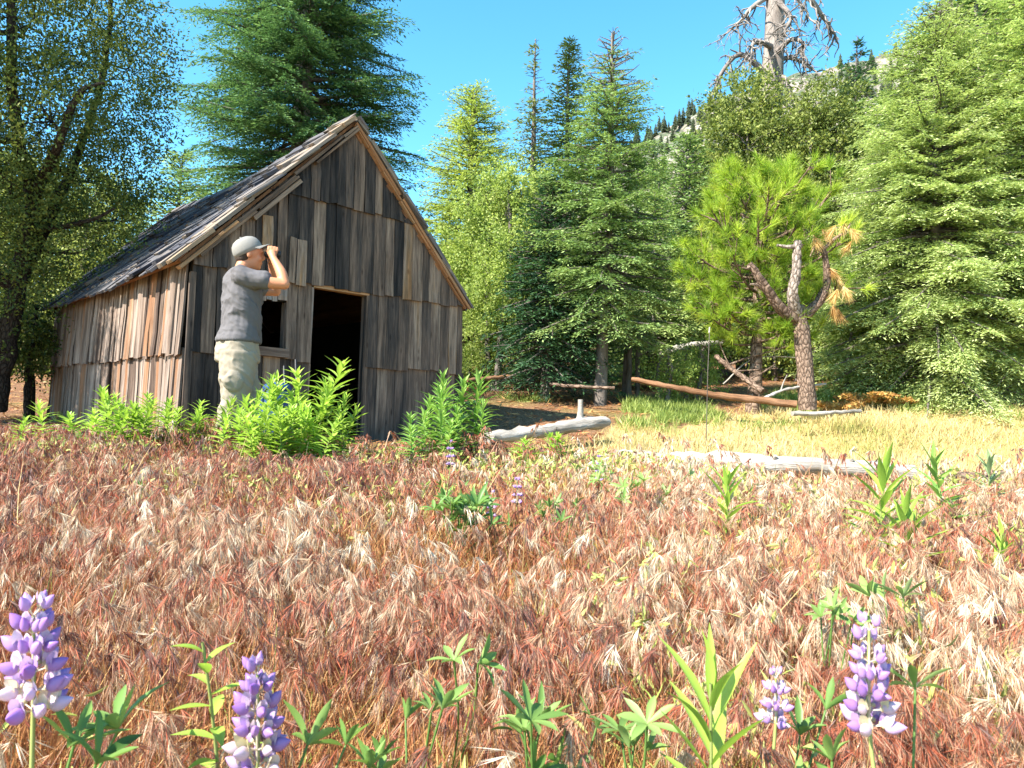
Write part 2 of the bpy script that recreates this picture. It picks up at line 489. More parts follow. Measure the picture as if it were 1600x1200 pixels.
def build_mountain():
    pxs = np.linspace(-900, 2400, 330)
    A = np.array([[mtn_point(p, s) for p in pxs] for s in MT_S])
    n = fbm(A[..., 0] / 16 + 50, A[..., 2] / 9 + 40, 3, 5)
    w = sstep(0, .3, MT_S)[:, None]
    A[..., 2] += n * 3.2 * w * (1 - .75 * np.exp(-((MT_S[:, None] - 1) / .1) ** 2)) + fbm(A[..., 0] / 4 + 9, A[..., 2] / 4 + 9, 8, 3) * 1.0
    A[..., 1] += fbm(A[..., 0] / 7 + 5, A[..., 2] / 5 + 4, 5, 4) * 5
    m, nt, out = newmat('mountain_rock')
    geo = nt.nodes.new('ShaderNodeNewGeometry'); pos = geo.outputs['Position']
    n1 = noise(nt, pos, .16, 7, .7); n2 = noise(nt, pos, .06, 5, .6); n3 = noise(nt, pos, 0.5, 5, .7)
    rock = ramp(nt, [(.09, .078, .07), (.25, .21, .18), (.40, .345, .29)], [.38, .5, .65]); nt.links.new(n1, rock.inputs[0])
    gf = ramp(nt, [(0, 0, 0), (1, 1, 1)], [.44, .56]); nt.links.new(math_(nt, 'ADD', n3, math_(nt, 'MULTIPLY_ADD', n2, .8, -.4)), gf.inputs[0])
    col = mixc(nt, gf.outputs[0], rock.outputs[0], (.075, .10, .055))
    pb = nd(nt, 'ShaderNodeBsdfPrincipled', Roughness=.95); pb.inputs['Specular IOR Level'].default_value = .1
    nt.links.new(col, pb.inputs['Base Color'])
    b = nt.nodes.new('ShaderNodeBump'); b.inputs['Strength'].default_value = 1; b.inputs['Distance'].default_value = 2.0
    nt.links.new(n1, b.inputs['Height']); nt.links.new(b.outputs[0], pb.inputs['Normal'])
    nt.links.new(pb.outputs[0], out.inputs[0])
    tag(grid_mesh('mountain', A[..., 0], A[..., 1], A[..., 2], m), kind='structure')
build_mountain()
# ------------------------------------------------------------------ the cabin
WGRAY = [(.020, .018, .018), (.062, .049, .042), (.155, .108, .080), (.265, .195, .145), (.26, .165, .095), (.33, .175, .08)]
M_FRONT = wood_mat('weathered_board', WGRAY, [0, .25, .5, .7, .85, 1.0], streak=(11, .9, 1), dark=.35, bump=.6)
M_SIDE = wood_mat('bleached_board', [(.048, .030, .023), (.115, .078, .058), (.205, .150, .118), (.30, .24, .20), (.235, .14, .085), (.22, .108, .056)], [0, .22, .45, .65, .85, 1.0], grain=(30, 1.6, 1), streak=(13, .8, 1), dark=.4, bump=.6)
M_SHAKE = wood_mat('shake_roof', [(.022, .023, .033), (.055, .056, .070), (.105, .100, .106), (.21, .175, .145), (.27, .19, .125)], [0, .3, .55, .8, 1.0])
M_RAW = wood_mat('raw_orange_board', [(.10, .045, .022), (.22, .105, .05), (.32, .16, .075), (.36, .22, .12)], None, dark=.6)
M_INNER = plain_mat('interior_shade_wood', (.012, .011, .010), .95, .3, 12)  # near black: the interior's shade is put into the wood colour

cab = thing('cabin', (C0[0], C0[1], -0.42), 'small weathered plank cabin with a steep shake roof and open black doorway', 'cabin', rz=math.atan2(CU[1], CU[0]))
OVR = .05
AX, ZR, ZE, OV = 1.77, 3.86, 1.86, 0.15      # ridge position, ridge and eave height, overhang
LEN, WID = CL, CW
SL, SR = (ZR - ZE) / (AX + OV), (ZR - ZE) / (WID + OVR - AX)
def roofz(a):
    return ZE + (a + OV) * SL if a < AX else ZE + (WID + OVR - a) * SR
def sag(b, s=1.0):
    return -0.13 * math.sin(PI * min(max(b / LEN, 0), 1)) * s

def clip_board(mb, fix, a0, a1, zl, zh, lo, hi, th, t, top=None):
    """vertical board between a0..a1; fix(a,out,z)->point; lo/hi = offset from the wall at foot/head"""
    g = RNG.normal(size=4) * .004
    z0 = zl + RNG.uniform(-.018, .018)
    ya = yb = zh + RNG.uniform(-.02, .02)
    if top is not None: ya, yb = min(ya, top(a0) - .06), min(yb, top(a1) - .06)
    if max(ya, yb) - z0 < .06: return
    ya, yb = max(ya, z0 + .01), max(yb, z0 + .01)
    nseg = 4
    wv = RNG.normal(size=nseg + 1) * .004
    tw = RNG.normal() * .006
    v = []; pc = []; rnd = RNG.random() * 90
    for k in range(nseg + 1):
        s = k / nseg
        off = lo + (hi - lo) * s + wv[k]
        for (a, zt, o2) in ((a0, ya, tw), (a1, yb, -tw)):
            z = z0 + (zt - z0) * s + (RNG.normal() * .006 if k in (0, nseg) else 0)
            aj = a + (g[0] if a == a0 else g[1]) * (1 - s) + RNG.normal() * .0016
            v += [fix(aj, off + o2, z), fix(aj, off + o2 + th, z)]
            pc += [[a, z, rnd], [a + th, z, rnd]]
    f = []
    for k in range(nseg):
        b = 4 * k
        f += [[b, b + 2, b + 6, b + 4], [b + 1, b + 5, b + 7, b + 3], [b, b + 4, b + 5, b + 1], [b + 2, b + 3, b + 7, b + 6]]
    e = 4 * nseg
    f += [[0, 1, 3, 2], [e, e + 2, e + 3, e + 1]]
    mb.add(v, np.array(f)[:, ::-1], t, pc)

def course(mb, fix, a0, a1, zl, zh, tones, wmin, wmax, top=None, lo=.014, hi=.004, gap=.004, warp=.0):
    a = a0
    while a < a1 - .015:
        w = RNG.uniform(wmin, wmax)
        if a + w > a1 - .05: w = a1 - a
        th = RNG.uniform(.016, .026)
        t = tones()
        clip_board(mb, fix, a + gap * RNG.uniform(.2, 1.2), a + w - gap * RNG.uniform(.2, 1.2), zl, zh, lo + abs(RNG.normal()) * warp, hi + abs(RNG.normal()) * warp * .5, th, t, top)
        a += w

def tone_front():
    u = RNG.random()
    if u < .06: return RNG.uniform(.74, .9)
    if u < .30: return RNG.uniform(.5, .66)
    return RNG.uniform(.02, .5)
def tone_low(): return float(np.clip(RNG.normal(.50, .17), .1, .80))
def tone_side():
    u = RNG.random()
    if u < .14: return RNG.uniform(.78, 1.0)
    if u < .3: return RNG.uniform(.05, .25)
    return RNG.uniform(.35, .66)

ffix = lambda a, o, z: np.array([a, -o, z])
DL, DR, DT = 1.355, 2.063, 1.80
WL, WR, WB, WT = .50, 1.03, 1.07, 1.58
Z1, Z2, Z3 = .95, 1.84, 2.81
fw = MB()
for (p, q) in ((0, DL - .02), (DR + .02, WID)):
    course(fw, ffix, p, q, -.25, Z1 + .03, tone_low if p > 1 else tone_front, .11, .21, warp=.004)
for (p, q) in ((0, WL), (WR, DL - .02), (DR + .02, WID)):
    course(fw, ffix, p, q, Z1 - .01, Z2 + .03, tone_low if p > 1.5 else tone_front, .10, .20, lo=.036, hi=.008, warp=.005)
course(fw, ffix, 0, WID, Z2 - .005, Z3 + .03, tone_front, .10, .19, top=roofz, lo=.038, hi=.010, warp=.008)
course(fw, ffix, 0, WID, Z3 - .01, 4.2, lambda: RNG.uniform(.0, .34) if RNG.random() < .8 else RNG.uniform(.5, .7), .09, .18, top=roofz, lo=.040, hi=.012, warp=.005)
course(fw, ffix, WL, WR, Z1 - .01, WB - .09, tone_front, .1, .2, lo=.03, hi=.02)
# one loose plank and two patches nailed over the courses
clip_board(fw, ffix, .70, .81, 2.04, 2.50, .064, .060, .02, .86)
clip_board(fw, ffix, 1.02, 1.10, 1.80, 2.33, .066, .062, .02, .62)
clip_board(fw, ffix, 1.11, 1.22, 1.79, 2.30, .070, .063, .02, .68)
fwo = fw.build('front_wall', M_FRONT, cab)
wb = MB()
course(wb, ffix, WL + .01, WR - .005, WT, Z2 - .012, lambda: RNG.uniform(.5, .8), .045, .09, lo=.034, hi=.016)
wb.build('window_head', M_SIDE, cab)

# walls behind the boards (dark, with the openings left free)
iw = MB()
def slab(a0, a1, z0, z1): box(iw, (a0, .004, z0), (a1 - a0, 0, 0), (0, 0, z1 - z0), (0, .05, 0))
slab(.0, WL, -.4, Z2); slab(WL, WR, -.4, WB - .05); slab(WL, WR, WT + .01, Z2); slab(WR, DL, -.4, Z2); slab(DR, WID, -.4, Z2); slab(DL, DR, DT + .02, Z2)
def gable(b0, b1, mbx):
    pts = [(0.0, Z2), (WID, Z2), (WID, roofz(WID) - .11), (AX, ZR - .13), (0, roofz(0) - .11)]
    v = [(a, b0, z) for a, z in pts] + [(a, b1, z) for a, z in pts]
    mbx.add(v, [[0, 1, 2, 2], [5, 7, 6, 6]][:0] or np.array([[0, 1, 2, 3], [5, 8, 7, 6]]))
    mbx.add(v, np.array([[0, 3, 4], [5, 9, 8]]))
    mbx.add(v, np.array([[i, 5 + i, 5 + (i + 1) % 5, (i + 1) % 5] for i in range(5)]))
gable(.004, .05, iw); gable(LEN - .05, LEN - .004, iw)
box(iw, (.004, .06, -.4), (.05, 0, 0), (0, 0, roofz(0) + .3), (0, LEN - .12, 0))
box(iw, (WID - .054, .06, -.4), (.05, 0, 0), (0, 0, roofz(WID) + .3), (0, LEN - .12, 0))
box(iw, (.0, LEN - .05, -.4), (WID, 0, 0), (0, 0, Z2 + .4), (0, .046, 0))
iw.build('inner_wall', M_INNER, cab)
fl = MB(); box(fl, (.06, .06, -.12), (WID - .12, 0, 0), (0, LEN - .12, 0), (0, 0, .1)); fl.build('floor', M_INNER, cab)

sfix = lambda b, o, z: np.array([-o, b, z])
sw = MB()
course(sw, sfix, 0.02, LEN, -.25, Z1 + .02, tone_side, .06, .13, lo=.02, hi=.006, gap=.007, warp=.014)
course(sw, sfix, 0.02, LEN, Z1 - .03, roofz(0) - .03, tone_side, .06, .14, lo=.05, hi=.014, gap=.007, warp=.016)
sw.build('side_wall', M_SIDE, cab)
rfix = lambda b, o, z: np.array([WID + o, b, z])
rw = MB()
for z0, z1 in ((-.25, Z1 + .02), (Z1 - .01, roofz(WID) - .03)):
    course(rw, rfix, .02, LEN, z0, z1, tone_low, .10, .2, lo=.02 if z0 < 0 else .04, hi=.006)
bfix = lambda a, o, z: np.array([a, LEN + o, z])
bw = MB()
for z0, z1 in ((-.25, Z1 + .02), (Z1 - .01, Z2 + .02), (Z2 - .01, Z3 + .02), (Z3 - .01, 4.2)):
    course(bw, bfix, 0, WID, z0, z1, tone_low, .10, .2, top=roofz, lo=.02 if z0 < 0 else .04, hi=.006)
rw.build('side_wall', M_FRONT, cab); bw.build('back_wall', M_FRONT, cab)
cp = MB(); box(cp, (-.045, -.055, -.2), (.062, 0, 0), (0.01, 0, 1.96), (0, .03, 0), .45, jit=.006); cp.build('corner_board', M_FRONT, cab)
cp = MB(); box(cp, (WID - .02, -.06, -.2), (.05, 0, 0), (0, 0, 1.15), (0, .03, 0), .4, jit=.004); cp.build('corner_board', M_FRONT, cab)

df = MB(); box(df, (DL - .024, -.034, -.1), (.022, 0, 0), (0, 0, DT + .1), (0, .12, 0), .66, jit=.003); df.build('door_jamb', M_SIDE, cab)
df = MB(); box(df, (DR + .002, -.03, -.1), (.035, 0, 0), (0, 0, DT + .1), (0, .12, 0), .42, jit=.003); df.build('door_jamb', M_FRONT, cab)
df = MB(); box(df, (DL, -.036, DT), (0, .13, 0), (DR - DL + .03, 0, .0), (0, 0, .045), .95, jit=.004); df.build('door_lintel', M_RAW, cab)
ws = MB()
box(ws, (WL - .05, -.10, WB - .105), (0, .16, 0), (WR - WL + .08, 0, 0), (0, 0, .10), .35, jit=.004)
ws.build('window_sill', M_SIDE, cab)
for xw in (WR - .004, WL - .02):
    wf = MB(); box(wf, (xw, -.02, WB), (.03, 0, 0), (0, 0, WT - WB), (0, .10, 0), .35, jit=.002); wf.build('window_jamb', M_FRONT, cab)

# roof: deck, purlins and hand-split shakes
def slope_frame(left):
    if left: e = np.array([-OV, 0, ZE]); r = np.array([AX, 0, ZR])
    else: e = np.array([WID + OVR, 0, ZE]); r = np.array([AX, 0, ZR])
    d = r - e; L = np.linalg.norm(d); d = d / L
    n = np.array([-d[2], 0, d[0]]) if left else np.array([d[2], 0, -d[0]])
    return e, d, n, L
rf = MB(); dk = MB()
B0, B1 = -.11, LEN + .14
for left in (True, False):
    e, d, n, L = slope_frame(left)
    for k in range(13):
        b0 = B0 + .05 + (B1 - B0 - .1) * k / 13; b1 = B0 + .05 + (B1 - B0 - .1) * (k + 1) / 13
        v = []
        for b, zz in ((b0, sag(b0)), (b1, sag(b1))):
            for s, s2 in ((.0, .25), (L - .004, 1)):
                for o in (-.035, -.006):
                    q = e + d * s + n * o; v.append([q[0], b, q[2] + zz * s2])
        dk.add(v, np.array([[0, 4, 6, 2], [1, 3, 7, 5], [0, 1, 5, 4], [2, 6, 7, 3], [0, 2, 3, 1], [4, 5, 7, 6]]), .3)
    rows = 13
    for i in range(rows):
        s0 = -.07 + i * (L - .10) / (rows - 1) * .985
        b = B0 + RNG.uniform(-.03, .02)
        while b < B1:
            w = RNG.uniform(.09, .2)
            th = RNG.uniform(.014, .036)
            ln = min(RNG.uniform(.48, .62), L - .01 - s0)
            st = s0 + RNG.normal() * .038
            lift = RNG.uniform(.016, .038) + (RNG.random() < .16) * .035
            bb, be = b + (RNG.normal() * .035 if b < B0 + .05 else 0), b + w - RNG.uniform(.002, .012)
            o = e + d * st + n * lift; o2 = e + d * (st + ln) + n * .006
            k2 = (st / L + 1) / 2
            o = np.array([o[0], bb, o[2] + sag(b) * k2]); o2 = np.array([o2[0], bb, o2[2] + sag(b) * min((st + ln) / L + .3, 1)])
            yaw = RNG.normal() * .012
            t = float(np.clip(RNG.normal(.42, .2), .02, .95))
            if b < B0 + .3: t = RNG.uniform(.55, 1.0); lift += RNG.uniform(0, .03); th *= 1.25
            box(rf, o, (0, be - bb, RNG.normal() * .004), o2 - o + np.array([0, yaw, 0]), n * th, t, jit=.003)
            b += w
rk = MB()
for k in range(12):      # ridge cap boards
    b = B0 - .02 + k * (B1 - B0) / 12
    for sgn in (1, -1):
        e, d, n, L = slope_frame(sgn > 0)
        o = e + d * (L - .16) + n * .05; o[1] = b; o[2] += sag(b)
        box(rk, o, (0, (B1 - B0) / 12 + .02, sag(b + .5) - sag(b) if False else 0), d * (.19 if sgn > 0 else .175), n * .02, RNG.uniform(.3, .7), jit=.004)
dk.build('roof_deck', M_RAW, cab)
rfo = rf.build('roof', M_SHAKE, cab)
rk.build('ridge_cap', M_SHAKE, rfo)

# rake boards: broken lath on one slope, sunlit soffit boards on the other
for left in (True, False):
    e, d, n, L = slope_frame(left)
    rb = MB()
    if left:
        s = -.05
        for layer, (off, th, by, w) in enumerate(((-.072, .032, -.115, .10), (-.112, .030, -.10, .08))):
            s = -.06 + layer * .25
            while s < L - .1:
                ln = min(RNG.uniform(.55, 1.1), L - .03 - s)
                o = e + d * s + n * (off + RNG.normal() * .004); o[1] = by + RNG.normal() * .008
                box(rb, o, (0, w, 0), d * (ln - .01) + n * RNG.normal() * .006, n * th, RNG.uniform(.45, 1.0), jit=.003)
                s += ln
                if layer: s += RNG.uniform(0, .35)
        o = e + d * .92 - n * .165; o[1] = -.105
        box(rb, o, (0, .09, 0), d * .75, n * .055, .6, jit=.004)
    else:
        s = .0
        while s < L - .08:
            ln = min(RNG.uniform(.28, .5), L - .03 - s)
            o = e + d * s + n * (-.058 + RNG.normal() * .004); o[1] = -.095 + RNG.normal() * .006
            box(rb, o, (0, .085, 0), d * (ln - .008), n * .022, RNG.uniform(.55, .95), jit=.003)
            if RNG.random() < .6:
                o = e + d * (s + ln * .3) + n * -.092; o[1] = -.05
                box(rb, o, (0, .06, 0), d * .12, n * .035, .4, jit=.003)
            s += ln
        o = e + d * (-.03) + n * (-.035); o[1] = -.115
        box(rb, o, (0, .025, 0), d * (L * .62), n * .03, .7, jit=.003)
        o = e + d * (L * .63) + n * (-.04); o[1] = -.112
        box(rb, o, (0, .025, 0), d * (L * .36), n * .028, .5, jit=.003)
    rb.build('rake_board', M_FRONT if left else M_RAW, cab)
# ------------------------------------------------------------------ trees
M_BARK = bark_mat('gray_bark', [(.05, .042, .036), (.12, .10, .085), (.20, .175, .155), (.29, .26, .23)])
M_DARKBARK = plate_mat('dark_bark', [(.02, .016, .013), (.055, .044, .036), (.10, .08, .065)])
M_PINEBARK = plate_mat('pine_bark', [(.07, .045, .033), (.17, .115, .085), (.29, .21, .16), (.38, .30, .24)])
M_SNAG = bark_mat('gray_snag_wood', [(.055, .045, .04), (.15, .125, .11), (.26, .225, .20), (.36, .325, .29)], scale=(20, 2.5, 1), bump=.6)
M_DEADWOOD = bark_mat('bleached_dead_wood', [(.12, .10, .09), (.28, .25, .22), (.42, .39, .35), (.50, .47, .43)], scale=(26, 3, 1), bump=.5)
M_FIR = leaf_mat('fir_needles', [(.026, .060, .022), (.085, .155, .050), (.200, .285, .090), (.330, .410, .165)], .28, .6, spec=.15)
M_FIRBLUE = leaf_mat('blue_green_fir_needles', [(.018, .048, .026), (.050, .112, .046), (.120, .210, .078), (.230, .325, .130)], .25, .6, spec=.15)
M_FIRLIGHT = leaf_mat('pale_fir_needles', [(.045, .095, .026), (.190, .270, .080), (.380, .450, .165), (.520, .580, .300)], .3, .6, spec=.15)
M_LARCH = leaf_mat('bright_needles', [(.070, .130, .022), (.235, .315, .065), (.390, .450, .110), (.49, .53, .190)], .38, .6, spec=.15)
M_GOLDPINE = leaf_mat('golden_pine_needles', [(.07, .09, .018), (.19, .21, .032), (.31, .32, .055)], .3)
M_OAK = leaf_mat('oak_leaves', [(.020, .038, .014), (.060, .095, .024), (.165, .200, .045), (.32, .34, .085)], .32, .5, spec=.2)
M_OLIVE = leaf_mat('olive_leaves', [(.050, .078, .024), (.155, .195, .048), (.270, .300, .075), (.38, .40, .13)], .33, .5, spec=.2)
M_LIME = leaf_mat('lime_leaves', [(.085, .140, .024), (.225, .295, .072), (.360, .420, .120), (.47, .52, .20)], .42, .5, spec=.2)
M_PINE = leaf_mat('pine_needles', [(.055, .120, .016), (.20, .31, .032), (.37, .45, .055), (.53, .55, .12)], .38, .5, spec=.2)
M_DRYPINE = leaf_mat('dry_pine_needles', [(.22, .10, .03), (.44, .26, .09), (.60, .44, .19), (.68, .56, .30)], .3)

def fir(name, loc, Hh, R, label, group=None, mat=None, n_br=170, dense=1.0, bare=0.0, tone=0.0, droop=.35, leaf=.085, seed=0, dead_top=0.0, z_low=0.06, trunk_r=None, shape=.85, bark=None, one_mesh=False, sides=2.2, lean=(0, 0)):
    rng = np.random.default_rng(seed)
    n_br = int(n_br * 1.45); dense *= 1.25; leaf *= .9
    o = thing(name, loc, label, 'conifer', group)
    tr = MB(); cr = MB()
    trunk_r = trunk_r or Hh * .013 + .03
    zs = np.linspace(-.25, Hh, 16)
    path = np.stack([.03 * np.sin(zs * .9 + seed) + lean[0] * zs, .03 * np.cos(zs * .7 + seed) + lean[1] * zs, zs], -1)
    tube(tr, path, trunk_r * np.clip(1 - zs / Hh, .0, 1) ** .8 + .012, 9, .5, rough=.03)
    for i in range(n_br):
        f = (i + rng.random()) / n_br
        f = z_low + (1 - z_low) * f ** .92
        z = f * Hh
        az = i * 2.399 + rng.normal() * .3
        L = R * ((1 - f) ** shape) * rng.uniform(.72, 1.12) + .10
        if f < z_low + .12: L *= rng.uniform(.5, 1)
        if rng.random() < .10: L *= .45
        up = (0.55 * f ** 1.5 - .12) + rng.normal() * .07
        dr = droop * (1 - .6 * f) * rng.uniform(.7, 1.3)
        ca, sa = math.cos(az), math.sin(az)
        n = 9
        s = np.linspace(0, 1, n)
        r = L * s; zz = z + L * (up * s - dr * s ** 2 + .14 * s ** 3.5)
        bend = rng.normal() * .12
        ax = np.stack([r * ca - bend * L * s ** 2 * sa + lean[0] * z, r * sa + bend * L * s ** 2 * ca + lean[1] * z, zz], -1)
        tube(tr, ax[:8], (.012 + .016 * L) * (1 - .85 * s[:8]), 4, .4, cap=False)
        if f > 1 - dead_top:
            if rng.random() < .5: continue
            m = int(3 + L * 6); ss = rng.uniform(.2, 1, m)
            for q in ss:
                b0 = np.array([np.interp(q, s, ax[:, k]) for k in range(3)])
                d = unit(np.array([ca, sa, 0]) + rng.normal(size=3) * .8)
                tube(tr, np.array([b0, b0 + d * L * .16, b0 + d * L * .26 + [0, 0, -.03]]), [.008, .006, .003], 3, .7, cap=False)
            if rng.random() < .6: continue
        # side shoots
        step = .085 / dense
        m = max(int(L * .9 / step), 4)
        q = np.linspace(.10 if L < 1 else .18, 1, m) + rng.normal(size=m) * .01
        q = np.clip(q, .03, 1)
        base = np.stack([np.interp(q, s, ax[:, k]) for k in range(3)], -1)
        sg = np.where(np.arange(m) % 2 == 0, 1.0, -1.0)
        sl = L * .40 * (1.04 - q) ** .75 * np.minimum(q * 3.2, 1) * rng.uniform(.7, 1.25, m) + .07
        if sides: sl = np.minimum(sl, sides * .45)
        tan = unit(np.stack([np.full(m, ca), np.full(m, sa), (up - 2 * dr * q)], -1))
        sd = np.array([-sa, ca, 0.0])
        dirv = unit(tan * .75 + sd[None] * sg[:, None] * .85 + np.array([0, 0, -.18]) + rng.normal(size=(m, 3)) * .13)
        # needles along each shoot
        ns = np.maximum((sl / (leaf * .80)).astype(int), 2)
        idx = np.repeat(np.arange(m), ns)
        k = np.concatenate([np.arange(a) for a in ns]) / np.repeat(np.maximum(ns, 1), ns)
        bp = base[idx] + dirv[idx] * (sl[idx] * k)[:, None] + np.array([0, 0, -.16]) * (sl[idx] * k ** 2)[:, None]
        side = unit(np.cross(dirv, [0, 0, 1.0]))[idx]
        N = len(idx)
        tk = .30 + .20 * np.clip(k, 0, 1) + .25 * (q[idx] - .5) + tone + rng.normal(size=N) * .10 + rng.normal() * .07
        sub_l = np.minimum(.34 * sl[idx] * (1.05 - k), .34)
        for e, jj in ((1, 0), (-1, 0), (1, .55), (-1, .55), (1, 1.0), (-1, 1.0)):
            if jj:
                mk = sub_l * jj > leaf * .45
            else: mk = np.ones(N, bool)
            if not mk.any(): continue
            b3 = bp + (side * e * .8 + dirv[idx] * .6) * (sub_l * jj)[:, None] + rng.normal(size=(N, 3)) * leaf * np.array([.22, .22, .30]) - np.array([0, 0, .12]) * (sub_l * jj)[:, None]
            dd = unit(dirv[idx] * rng.uniform(.5, 1.2, N)[:, None] + side * e * .75 + np.array([0, 0, .12]) + rng.normal(size=(N, 3)) * .22)
            nn = unit(np.array([0, 0, 1.0]) + rng.normal(size=(N, 3)) * .45)
            Ln, Wn = leaf * rng.uniform(.8, 1.45, N), leaf * rng.uniform(.25, .38, N)
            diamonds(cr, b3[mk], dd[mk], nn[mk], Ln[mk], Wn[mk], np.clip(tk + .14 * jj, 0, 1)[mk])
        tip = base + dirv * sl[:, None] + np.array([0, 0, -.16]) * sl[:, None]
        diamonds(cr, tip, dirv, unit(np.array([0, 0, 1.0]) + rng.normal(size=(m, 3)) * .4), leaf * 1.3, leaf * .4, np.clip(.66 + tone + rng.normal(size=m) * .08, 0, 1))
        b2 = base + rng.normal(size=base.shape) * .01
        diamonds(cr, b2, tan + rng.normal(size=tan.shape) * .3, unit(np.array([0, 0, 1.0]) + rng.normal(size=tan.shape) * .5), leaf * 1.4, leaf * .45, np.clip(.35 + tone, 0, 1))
    tr.build('trunk', bark or M_BARK, o, True)
    cr.build('crown', mat or M_FIR, o)
    return o

def lobe_twigs(rng, lobes, per):
    """twig start points and directions spread over ellipsoid lobes (c, r)"""
    B, D = [], []
    for c, r in lobes:
        r = np.broadcast_to(np.asarray(r, float), (3,))
        n = int(per * (r[0] * r[1] * r[2]) ** (2 / 3)) + 4
        d = rdirs(n, rng)
        rad = rng.uniform(.35, 1.0, n) ** .6 * (1 + .28 * np.sin(d[:, 0] * 4 + d[:, 2] * 5 + c[0]) * np.cos(d[:, 1] * 4 + c[2]))
        B.append(np.asarray(c) + d * r * rad[:, None]); D.append(unit(d + rng.normal(size=(n, 3)) * .6))
    return np.concatenate(B), np.concatenate(D)

def broadleaf(name, loc, limbs, lobes, label, cat='tree', group=None, mat=None, leaf=.05, per=110, leaves=26, twig=.38, tone=0.0, seed=0, bark=None, spread=.09, wide=.55, twig_tubes=40, limb_r=.05, dens=1.9):
    """limbs: list of (path, r0, r1); lobes: (centre, radii); all relative to loc"""
    rng = np.random.default_rng(seed)
    per = per * dens; spread *= .72
    o = thing(name, loc, label, cat, group)
    tr = MB(); cr = MB()
    allp = []
    for path, r0, r1 in limbs:
        p = smooth_path(path, max(6, 5 * len(path)))
        p = p + rng.normal(size=p.shape) * r0 * .10
        tube(tr, p, np.linspace(r0, r1, len(p)), 8, .5, rough=.04)
        allp.append(p[len(p) // 3:])
    allp = np.concatenate(allp)
    for c, r in lobes:
        c = np.asarray(c, float); rr = float(np.mean(np.broadcast_to(np.asarray(r, float), (3,))))
        k = np.argmin(np.linalg.norm(allp - c, axis=1) + .6 * np.maximum(allp[:, 2] - c[2], 0))
        a = allp[k]; mid = (a + c) / 2 + rng.normal(size=3) * .15 * np.linalg.norm(c - a) + [0, 0, -.08 * rr]
        lp = smooth_path([a, mid, c], 8)
        tube(tr, lp, np.linspace(limb_r * min(rr, 1.3), limb_r * .4 * min(rr, 1.3), 8), 6, .45, rough=.05)
        for _ in range(max(3, int(twig_tubes * rr / 4))):
            e = c + rdirs(1, rng)[0] * np.broadcast_to(np.asarray(r, float), (3,)) * rng.uniform(.6, 1.0)
            st = lp[rng.integers(4, 8)]
            tube(tr, smooth_path([st, (st + e) / 2 + rng.normal(size=3) * .1 * rr, e], 6), np.linspace(limb_r * .35, limb_r * .1, 6) * min(rr, 1.2), 4, .45, cap=False)
    B, D = lobe_twigs(rng, lobes, per)
    n = len(B)
    tw = rng.uniform(.4, 1.2, n) * twig
    k = rng.uniform(0, 1, (n, leaves))
    pos = B[:, None] + D[:, None] * (tw[:, None] * k)[..., None] + rng.normal(size=(n, leaves, 3)) * spread * (.4 + .6 * k[..., None])
    dirs = unit(D[:, None] * .7 + rng.normal(size=(n, leaves, 3)) * .8 + np.array([0, 0, -.1]))
    nrm = unit(rng.normal(size=(n, leaves, 3)) * .8 + np.array([0, 0, .7]))
    t = .42 + tone + rng.normal(size=(n, 1)) * .13 + rng.normal(size=(n, leaves)) * .13
    N = n * leaves
    diamonds(cr, pos.reshape(-1, 3), dirs.reshape(-1, 3), nrm.reshape(-1, 3), leaf * rng.uniform(.7, 1.35, N), leaf * wide * rng.uniform(.75, 1.2, N), np.clip(t, 0, 1).ravel())
    tr.build('trunk', bark or M_BARK, o, True)
    cr.build('crown', mat or M_OAK, o)
    return o

def auto_lobes(rng, c, R, Hz, n, r=(.7, 1.2)):
    out = []
    for i in range(n):
        f = (i + .5) / n
        z = -1 + 2 * f; rad = math.sqrt(max(1 - z * z, 0)) * rng.uniform(.55, .95)
        az = i * 2.399 + rng.normal() * .3
        q = rng.uniform(*r)
        out.append((np.array([c[0] + R * rad * math.cos(az), c[1] + R * rad * math.sin(az), c[2] + Hz * z * .9]), (q, q, q * .8)))
    return out

def round_tree(name, px, d, py_top, py_bot, rpx, label, group=None, n=14, seed=0, stems=2, **kw):
    """broadleaf tree whose crown spans py_top..py_bot and +-rpx about px at depth d"""
    rng = np.random.default_rng(seed + 100)
    g = G(px, d)
    zt = P(px, py_top, d)[2] - g[2]; zb = P(px, py_bot, d)[2] - g[2]
    R = rpx / F * d
    zc, hz = (zt + zb) / 2, (zt - zb) / 2
    q = max(min(R, hz) * .50, .35)
    lob = auto_lobes(rng, (0, 0, zc), max(R - q * .75, .1), max(hz - q * .7, .1), n, (q * .75, q * 1.15))
    limbs = []
    for k in range(stems):
        az = k * 2 * PI / stems + rng.random()
        limbs.append(([(.15 * math.cos(az) * (stems > 1), .15 * math.sin(az) * (stems > 1), -.2), (.3 * R * math.cos(az), .3 * R * math.sin(az), zb + .1 * hz), (.35 * R * math.cos(az + .4), .35 * R * math.sin(az + .4), zc + .1 * hz), (.2 * R * math.cos(az), .2 * R * math.sin(az), zc + .7 * hz)], .035 + .012 * zt, .02))
    return broadleaf(name, g, limbs, lob, label, group=group, seed=seed, **kw)

def tufts(mb, P0, D0, n, L, W, rng, t=.5, cone=.55, back=.12):
    m = len(P0)
    b = P0[:, None] - D0[:, None] * (rng.uniform(0, back, (m, n)))[..., None]
    d = unit(D0[:, None] + rng.normal(size=(m, n, 3)) * cone)
    tt = np.clip(np.broadcast_to(np.asarray(t, float).reshape(-1, 1), (m, 1)) + rng.normal(size=(m, n)) * .12, 0, 1)
    needles(mb, b.reshape(-1, 3), d.reshape(-1, 3), L * rng.uniform(.7, 1.15, m * n), W, tt.ravel(), rng=rng)

